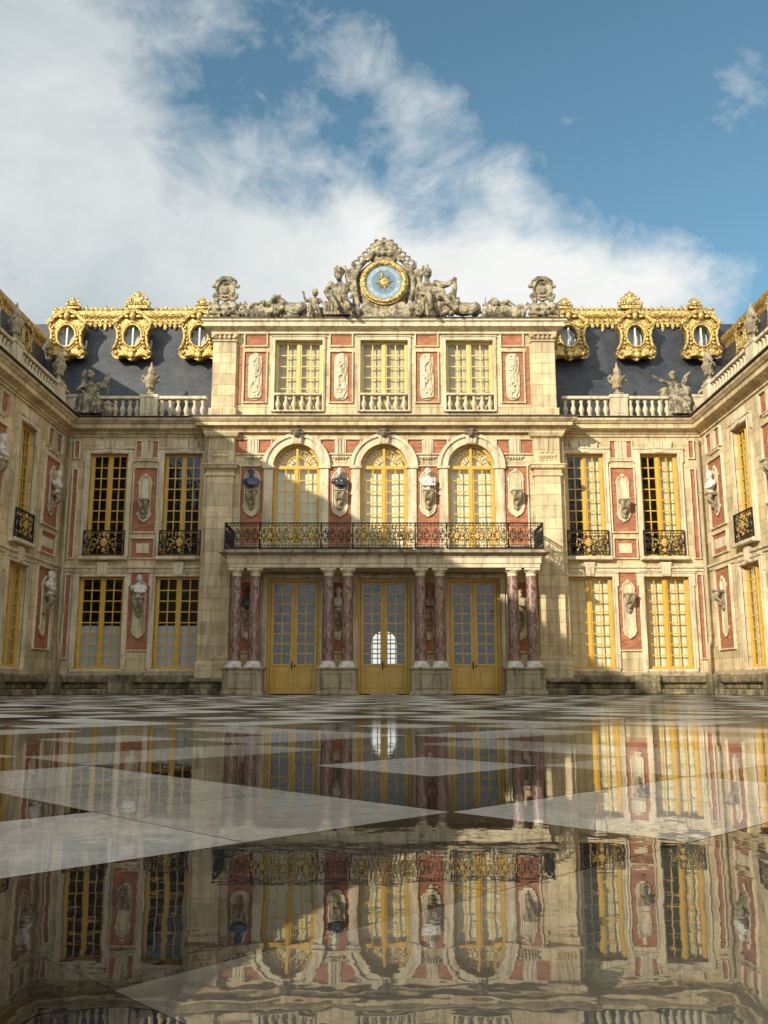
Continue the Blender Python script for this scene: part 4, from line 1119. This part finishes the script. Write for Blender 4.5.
for i in range(60):
    a = 2*PI*i/60
    def T(u, v, a=a): r_ = .665+v; return (r_*math.cos(a)+u*math.sin(a), -.272, CZ+r_*math.sin(a)-u*math.cos(a))
    stroke(0, -.015, 0, .015, .008, T)
m.build('numerals', BUSTM, CK)
m = MB(); m.ell((0, -.31, CZ), (.15, .05, .15), 14, 8)
for i in range(16):
    a = 2*PI*i/16+.1; r1 = .36 if i % 2 == 0 else .27
    m.tube([(.12*math.cos(a), -.30, CZ+.12*math.sin(a)), (r1*math.cos(a), -.285, CZ+r1*math.sin(a))], [.032, .006], 5)
m.ell((0, -.36, CZ), (.03, .02, .04), 6, 5)
m.build('sun_emblem', GOLD, CK)
m = MB(); m.tube([(.03, -.33, CZ-.08), (-.10, -.33, CZ+.30), (-.17, -.32, CZ+.52)], [.02, .024, .006], 5); m.ell((-.10, -.33, CZ+.30), (.045, .015, .05), 6, 5)
m.build('clock_hand', GOLD, CK)

# ------------------------------------------------------------------ urns on the balustrade pedestals
def urn_mesh(kind):
    m = MB()
    m.box(-.19, .19, -.19, .19, 0, .07)
    m.lathe([(.15, .07), (.10, .12), (.07, .2), (.09, .24), (.17, .38), (.235, .55), (.25, .66), (.22, .74), (.15, .78), (.17, .82), (.20, .84)], 16)
    for s in (-1, 1):
        m.tube([(s*.22, 0, .72), (s*.33, 0, .74), (s*.34, 0, .60), (s*.23, 0, .48)], [.03, .035, .035, .025], 6); m.ell((s*.27, -.05, .75), (.06, .07, .06))
    for i in range(8): a = 2*PI*i/8; m.ell((.22*math.cos(a), .22*math.sin(a), .60), (.06, .06, .05), 6, 4); m.ell((.14*math.cos(a), .14*math.sin(a), .33), (.05, .05, .08), 6, 4)
    r = random.Random(kind)
    for i in range(16): a = r.uniform(0, 2*PI); z = r.uniform(.84, 1.15); q = .15*(1.2-z)*2.6; m.ell((q*math.cos(a), q*math.sin(a), z), (.06, .06, .08), 6, 4)
    m.ell((0, 0, .98), (.13, .13, .18)); m.ell((0, 0, 1.20), (.05, .05, .10)); m.ell((0, 0, 1.3), (.03, .03, .06))
    return carve(m, 'urn', GREYST, .022, .012, .07, 1)
URN = urn_mesh(1)
UG = 'stone urns along the roof balustrades'
for x, y, z, lab, rz in ((-8.93, 32.9, 11.19, 'stone urn on balustrade pedestal left of the attic, before dark slates', 0), (8.93, 32.9, 11.19, 'sunlit stone urn on balustrade pedestal right of the attic', 0),
                     (-11.9, 31.38, 11.19, 'stone urn on the left wing balustrade, next to the corner group', PI/2), (-11.9, 27.4, 11.19, 'stone urn at far left edge on the left wing balustrade', PI/2),
                     (11.9, 31.38, 11.19, 'stone urn on the right wing balustrade, next to the corner group', -PI/2), (11.9, 27.4, 11.19, 'stone urn at far right edge on the right wing balustrade', -PI/2)):
    o = statue(URN, 'urn', (x, y, z), lab, 'urn', UG, rz); o.scale = (1.0,)*3
# ------------------------------------------------------------------ groups on the inner corners of the balustrade
m = MB()
person(m, dict(pelvis=(-.1, 0, .75), chest=(-.12, 0, 1.22), neck=(-.14, 0, 1.50), head=(-.16, -.05, 1.74), arms=[((-.42, 0, 1.40), (-.58, -.2, 1.1), (-.30, -.4, .95)), ((.2, 0, 1.4), (.42, -.1, 1.25), (.52, -.2, 1.6))],
     legs=[((-.2, 0, .7), (-.35, -.5, .75), (-.40, -.52, .1)), ((.05, 0, .7), (.25, -.5, .72), (.15, -.55, .1))]), 1.05)
for i in range(7): m.tube([(-.45+.11*i, -.12, 1.0), (-.50+.14*i, -.35, .6), (-.55+.16*i, -.35, .05)], [.06, .09, .09], 6)
m.ell((0, .1, .35), (.6, .4, .45)); 
for q in range(5): m.tube([(.15, .12, 1.2), (.40+.04*q, .15, 1.65-.08*q), (.62-.02*q, .15, 2.05-.26*q)], [.10, .09, .03], 6)
m.tube([(-.45, .1, 1.2), (-.5, .1, 1.8), (-.42, .1, 2.1)], [.1, .12, .03], 6); trophy(m, .2, .8, 0, .7, 41); hair(m, (-.16, -.05, 1.78), 1.1, seed=5)
G1 = carve(m, 'statue', CARVED, .020, .010, .07, 1)
statue(G1, 'statue', (-11.05, 32.75, 10.30), 'grey stone winged seated figure on the corner where left wing meets palace', 'statue').scale = (.92,)*3
m = MB()
person(m, dict(pelvis=(.1, 0, .9), chest=(-.02, -.05, 1.35), neck=(-.1, -.08, 1.62), head=(-.14, -.12, 1.84), arms=[((-.26, -.1, 1.52), (-.62, -.15, 1.62), (-.98, -.2, 1.80)), ((.3, 0, 1.48), (.45, -.2, 1.2), (.4, -.4, 1.0))],
     legs=[((0, 0, .82), (-.25, -.4, .6), (-.15, -.45, .08)), ((.22, 0, .82), (.30, -.35, .5), (.45, -.4, .08))]), 1.08)
for i in range(7): m.tube([(-.25+.11*i, -.15, 1.25), (-.35+.14*i, -.3, .75), (-.3+.12*i, -.32, .05)], [.07, .10, .09], 6)
for q in range(5): m.tube([(-.2, .12, 1.3), (-.45-.05*q, .15, 1.35-.14*q), (-.78+.05*q, .15, 1.2-.22*q)], [.10, .09, .03], 6)
m.ell((.1, .1, .4), (.5, .4, .5)); m.tube([(.3, .1, 1.3), (.55, .12, 1.9), (.75, .1, 2.15)], [.12, .13, .04], 6); m.ell((.5, .0, 1.15), (.22, .15, .3)); hair(m, (-.14, -.12, 1.88), 1.1, seed=6); trophy(m, -.1, .8, 0, .9, 44)
G2 = carve(m, 'statue', CARVED, .020, .010, .07, 1)
statue(G2, 'statue', (11.1, 32.75, 10.30), 'sunlit winged stone figure reaching out, on the corner where right wing meets palace', 'statue').scale = (.85,)*3

# ------------------------------------------------------------------ busts
def bust_parts(kind):
    b = MB()
    b.lathe([(.11, 0), (.12, .02), (.07, .06), (.055, .11), (.08, .14)], 12)
    b.ell((0, .01, .30), (.26, .13, .13), 14, 9); b.ell((0, -.01, .24), (.19, .13, .14), 12, 8); b.ell((0, 0, .18), (.12, .10, .09))
    for s in (-1, 1): b.ell((s*.19, .01, .29), (.095, .10, .105)); b.ell((s*.085, -.10, .28), (.08, .05, .07))
    b.limb((0, 0, .38), (0, -.01, .48), .075, .062)
    if kind != 2:
        for q in range(5): b.tube([(-.26+.02*q, -.03, .36-.03*q), (-.08, -.13-.01*q, .30-.035*q), (.12, -.12, .26-.03*q), (.25, -.04, .33-.04*q)], .022, 5)
    else:
        for q in range(-3, 4): b.ell((q*.07, -.12, .16), (.03, .03, .06), 6, 4)
        b.tube([(-.2, -.06, .38), (0, -.13, .33), (.2, -.06, .38)], .03, 6)
    h = MB(); H = Vector((.0, -.02, .60))
    h.limb((0, 0, .44), (0, -.01, .53), .06, .058); h.ell(H, (.085, .105, .12), 14, 10); h.ell(H+Vector((0, -.03, -.06)), (.062, .075, .065))
    h.ell(H+Vector((0, -.115, -.012)), (.014, .026, .032), 7, 5); h.ell(H+Vector((0, -.098, .03)), (.06, .02, .014), 8, 5); h.ell(H+Vector((0, -.098, -.062)), (.028, .018, .012), 7, 5); h.ell(H+Vector((0, -.092, -.10)), (.03, .022, .02), 7, 5)
    for s in (-1, 1): h.ell(H+Vector((s*.086, .01, -.005)), (.014, .022, .03), 6, 5)
    r = random.Random(kind+60)
    for i in range(46):
        a = r.uniform(0, 2*PI); e = r.uniform(-.35, 1.5); p = Vector((.088*math.cos(a)*math.cos(e), .108*math.sin(a)*math.cos(e), .12*math.sin(e)))
        if p.y < -.035 and p.z < .065: continue
        h.ell(H+p*1.04, (.026, .026, .024), 6, 4)
    if kind == 1: h.ell(H+Vector((0, -.07, -.12)), (.06, .05, .07)); 
    if kind == 2: h.tube([(-.09, -.04, .66), (0, -.10, .70), (.09, -.04, .66)], .018, 6)
    return carve(b, 'bust', BUSTM, .014, .006, .05, 1), carve(h, 'head', BUSTM, .012, .003, .05, 1)
BP = [bust_parts(k) for k in range(3)]
def bust(kind, loc, label, rz=0, dark=None, turn=0, headmat=None):
    me = BP[kind][0]
    if dark: me = me.copy(); me.materials[0] = dark
    o = obj('bust', me, None, loc, rz); tag(o, label, 'bust', 'marble busts on wall brackets')
    he = BP[kind][1]
    if headmat: he = he.copy(); he.materials[0] = headmat
    h = obj('head', he, o, (0, 0, 0), turn); o.scale = (1.12,)*3
    return o
bust(0, (-8.95, 32.77, 3.48), 'white marble bust on ground floor between the two leftmost court windows', turn=.5)
bust(1, (-4.83, 31.97, 7.30), 'dark blue draped bust by the balcony, left of the first arched window', dark=BLUEM, headmat=BLUEM)
bust(0, (-1.61, 31.97, 7.30), 'black draped bust with pale head between first and second arched windows', dark=DARKM)
bust(2, (1.61, 31.97, 7.30), 'all-white sunlit bust between second and third arched windows', turn=-.4)
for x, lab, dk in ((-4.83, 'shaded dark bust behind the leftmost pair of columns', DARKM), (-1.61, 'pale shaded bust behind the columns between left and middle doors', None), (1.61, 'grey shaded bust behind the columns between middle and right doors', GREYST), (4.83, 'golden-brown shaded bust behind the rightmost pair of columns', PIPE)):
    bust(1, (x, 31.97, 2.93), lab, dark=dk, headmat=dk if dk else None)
bust(2, (-11.77, 31.65, 3.48), 'white bust on the left wing, ground floor panel nearest the corner pipe', PI/2, turn=.5)
bust(0, (-11.77, 31.65, 7.13), 'white bust on the left wing, upper floor panel nearest the corner pipe', PI/2, turn=-.3)
bust(1, (-11.77, 26.80, 3.48), 'white bust at the left picture edge, ground floor beyond the wing window', PI/2, turn=.3)
bust(2, (-11.77, 26.80, 7.13), 'white bust at the left picture edge, upper floor beyond the wing window', PI/2, turn=-.2)
bust(1, (11.77, 31.65, 7.13), 'sunlit white bust on the right wing, upper floor panel nearest the corner pipe', -PI/2, turn=.3)
bust(0, (11.77, 26.80, 3.63), 'sunlit white bust at the right picture edge, ground floor of the wing', -PI/2, turn=.2)

# ------------------------------------------------------------------ ground
def FM(n, *a): return m_floor(n, *a)
F_WHITE = [FM('paving_white', (.80, .76, .68), (.62, .58, .50), (.2, .17, .14)), FM('paving_pale', (.66, .61, .52), (.50, .46, .38), (.16, .13, .1))]
F_DARK = [FM('paving_black', (.011, .010, .009), (.020, .018, .016), (.09, .08, .07)), FM('paving_dark', (.045, .038, .030), (.028, .024, .02), (.15, .13, .11))]
F_MID = FM('paving_brown', (.17, .13, .085), (.11, .085, .06), (.05, .04, .03))
F_GROUND = FM('ground_damp', (.10, .09, .075), (.07, .062, .05), (.05, .04, .03))
g = MB(); g.add([(-400,-400,-.012),(400,-400,-.012),(400,400,-.012),(-400,400,-.012)], [(0,1,2,3)])
tag(g.build('ground', F_GROUND), kind='structure')
p0, q0, sz = .50, 1.50, .615
WHITE = {(1,0), (1,1), (1,2), (3,1), (2,3), (0,0), (3,3)}
fl = MB(); rr = random.Random(11); c45 = math.sqrt(.5); jt = .0012
for i in range(-70, 70):
    for j in range(-70, 70):
        P0 = p0+i*sz; Q0 = q0+j*sz
        cx = (P0+sz/2-Q0-sz/2)*c45; cy = (P0+sz/2+Q0+sz/2)*c45
        if abs(cx) > 12.0 or cy < -16 or cy > 33: continue
        far = cy > 7; near = cy < 1.45
        wh = (i % 4, j % 4) in WHITE
        k = rr.random()
        if wh: mi = 0 if k < .6 else 1
        else: mi = 2 if k < (.45 if not far else .15) else (3 if k < (.93 if not far else .45) else (4 if k < .8 or not far else 5))
        if near: mi = 5 if (i >= 0 and j <= -2) else 2
        e = .0004 if cy < 1.6 else .0018
        a = [(P0+e, Q0+e), (P0+sz-e, Q0+e), (P0+sz-e, Q0+sz-e), (P0+e, Q0+sz-e)]
        dz = rr.uniform(-.0008, .0008) if far else 0
        fl.add([((p-q)*c45, (p+q)*c45, dz) for p, q in a], [(0,1,2,3)], False, mi)
tag(fl.build('paving', F_WHITE+F_DARK+[F_MID, FM('paving_grey', (.19, .175, .14), (.13, .12, .095), (.08, .07, .05))]), kind='structure')
jb = MB(); jb.add([(-12,-17,-.004),(12,-17,-.004),(12,33,-.004),(-12,33,-.004)], [(0,1,2,3)])
tag(jb.build('ground_bed', F_DARK[0]), kind='structure')

# ------------------------------------------------------------------ light, sky, camera
AZ, EL = math.radians(38), math.radians(20.8)
sun = bpy.data.lights.new('sun', 'SUN'); sun.energy = 4.1; sun.angle = math.radians(.55); sun.color = (1, .92, .76)
so = bpy.data.objects.new('sun', sun); COL.objects.link(so)
d = Vector((math.sin(AZ)*math.cos(EL), math.cos(AZ)*math.cos(EL), -math.sin(EL)))
so.rotation_euler = d.to_track_quat('-Z', 'Y').to_euler(); so.location = (-20, -25, 30)
W = bpy.data.worlds.new('World'); S.world = W; W.use_nodes = True
nt = W.node_tree; nt.nodes.clear()
class WN(NT):
    def __init__(s, tree): s.t = tree
w = WN(nt)
out = w.n('ShaderNodeOutputWorld'); bg = w.n('ShaderNodeBackground'); w.l(bg.outputs[0], out.inputs[0])
sky = w.n('ShaderNodeTexSky', sky_type='NISHITA'); sky.sun_disc = False; sky.sun_elevation = EL
sky.sun_rotation = math.radians(180+38); sky.air_density = 1.0; sky.dust_density = .6; sky.ozone_density = 1.4
tc = w.n('ShaderNodeTexCoord'); D = tc.outputs['Generated']
nrm = w.n('ShaderNodeVectorMath', operation='NORMALIZE'); w.l(D, nrm.inputs[0]); D = nrm.outputs[0]
def sky_dir(u, v):
    T = math.radians(10.95); a = (u-384)/900; b = (512-v)/900
    return Vector((a, math.cos(T)-b*math.sin(T), math.sin(T)+b*math.cos(T))).normalized()
def cloud_puff(u, v, rad, amp):
    """a soft bank of cloud round a compass direction and height; rad in degrees"""
    k = w.n('ShaderNodeVectorMath', operation='DISTANCE'); w.l(D, k.inputs[0]); k.inputs[1].default_value = sky_dir(u, v)
    x = w.math('DIVIDE', k.outputs['Value'], math.radians(rad))
    return w.math('MULTIPLY', w.math('POWER', 2.718, w.math('MULTIPLY', w.math('MULTIPLY', x, x), -1.0)), amp)
PUFFS = [(-190, 60, 14, 1.3), (30, 60, 5.3, .50), (10, 200, 7, .7), (110, 260, 5.3, .7), (-60, 350, 9, 1.2), (200, 305, 4.5, .8), (290, 300, 4.8, .9), (390, 302, 4.2, .9), (480, 303, 4.0, .8), (570, 300, 4.0, .8), (660, 295, 3.6, .7),
         (360, 215, 2.0, .35), (425, 105, 2.5, .38), (372, 60, 2.1, .34), (480, 150, 2.7, .37), (550, 125, 2.2, .32), (510, 195, 2.4, .30), (220, 12, 2.4, .32), (240, 165, 2.6, .2), (760, 105, 2.4, .32), (420, 165, 2.4, .2), (300, 330, 6, .5), (480, 340, 6, .5)]
acc = None
for pf in PUFFS:
    c = cloud_puff(*pf); acc = c if acc is None else w.math('ADD', acc, c)
acc = w.math('MINIMUM', acc, 1.25)
sxyz = w.n('ShaderNodeSeparateXYZ'); w.l(D, sxyz.inputs[0])
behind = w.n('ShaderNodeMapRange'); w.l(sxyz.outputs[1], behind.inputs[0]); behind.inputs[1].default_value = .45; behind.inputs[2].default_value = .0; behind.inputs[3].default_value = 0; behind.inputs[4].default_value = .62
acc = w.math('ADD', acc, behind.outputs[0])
low = w.n('ShaderNodeMapRange'); w.l(sxyz.outputs[2], low.inputs[0]); low.inputs[1].default_value = .16; low.inputs[2].default_value = .02; low.inputs[3].default_value = 0; low.inputs[4].default_value = 1.1
acc = w.math('ADD', acc, low.outputs[0])
n1 = w.noise(w.mapping(D, (1, 1, 1.5)), 5.2, 10, .60, .35)
n2 = w.noise(w.mapping(D, (1, 1, 1.3)), 17, 8, .62, .5)
f = w.math('ADD', acc, w.math('MULTIPLY', w.math('SUBTRACT', n1, .5), 1.7))
f = w.math('ADD', f, w.math('MULTIPLY', w.math('SUBTRACT', n2, .5), .9))
cov = w.ramp(f, [(.26, 0), (.50, .33), (.76, .76), (1.15, 1)])
# cloud body: bright edges, greyer thick parts
body = w.noise(w.mapping(D, (1, 1, 1.6)), 4.0, 7, .6, .3)
left = w.n('ShaderNodeMapRange'); w.l(sxyz.outputs[0], left.inputs[0]); left.inputs[1].default_value = -.26; left.inputs[2].default_value = -.03; left.inputs[3].default_value = .55; left.inputs[4].default_value = 0
shade = w.math('ADD', w.math('MULTIPLY', w.math('SUBTRACT', body, .42), 1.6), left.outputs[0])
cc = w.mix(w.ramp(shade, [(0, 0), (1, 1)]), (5.7, 5.75, 5.6), (3.0, 3.5, 3.7))
tint = w.mix(1.0, sky.outputs[0], (.78, 1.0, .90), 'MULTIPLY')
# sun-side cloud behind the camera, brightened beyond the visible sky to add shadow fill
sb = w.n('ShaderNodeMapRange'); w.l(sxyz.outputs[1], sb.inputs[0]); sb.inputs[1].default_value = .35; sb.inputs[2].default_value = -.6; sb.inputs[3].default_value = 1.0; sb.inputs[4].default_value = 2.3
vm = w.n('ShaderNodeVectorMath', operation='SCALE'); w.l(cc, vm.inputs[0]); w.l(sb.outputs[0], vm.inputs['Scale']); cc = vm.outputs[0]
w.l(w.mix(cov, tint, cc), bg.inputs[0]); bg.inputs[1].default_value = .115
cam = bpy.data.cameras.new('camera'); co = bpy.data.objects.new('camera', cam); COL.objects.link(co); S.camera = co
cam.sensor_fit = 'VERTICAL'; cam.sensor_height = 24; cam.lens = 24*900/1024; cam.clip_start = .05; cam.clip_end = 2000
co.location = (0, 0, .3); co.rotation_euler = (math.radians(90+10.95), 0, 0)
S.view_settings.view_transform = 'Standard'; S.view_settings.look = 'None'; S.view_settings.exposure = 0.5; S.view_settings.gamma = 1
S.cycles.max_bounces = 8; S.cycles.transparent_max_bounces = 12; S.cycles.caustics_reflective = False; S.cycles.caustics_refractive = False
S.cycles.sample_clamp_indirect = 6
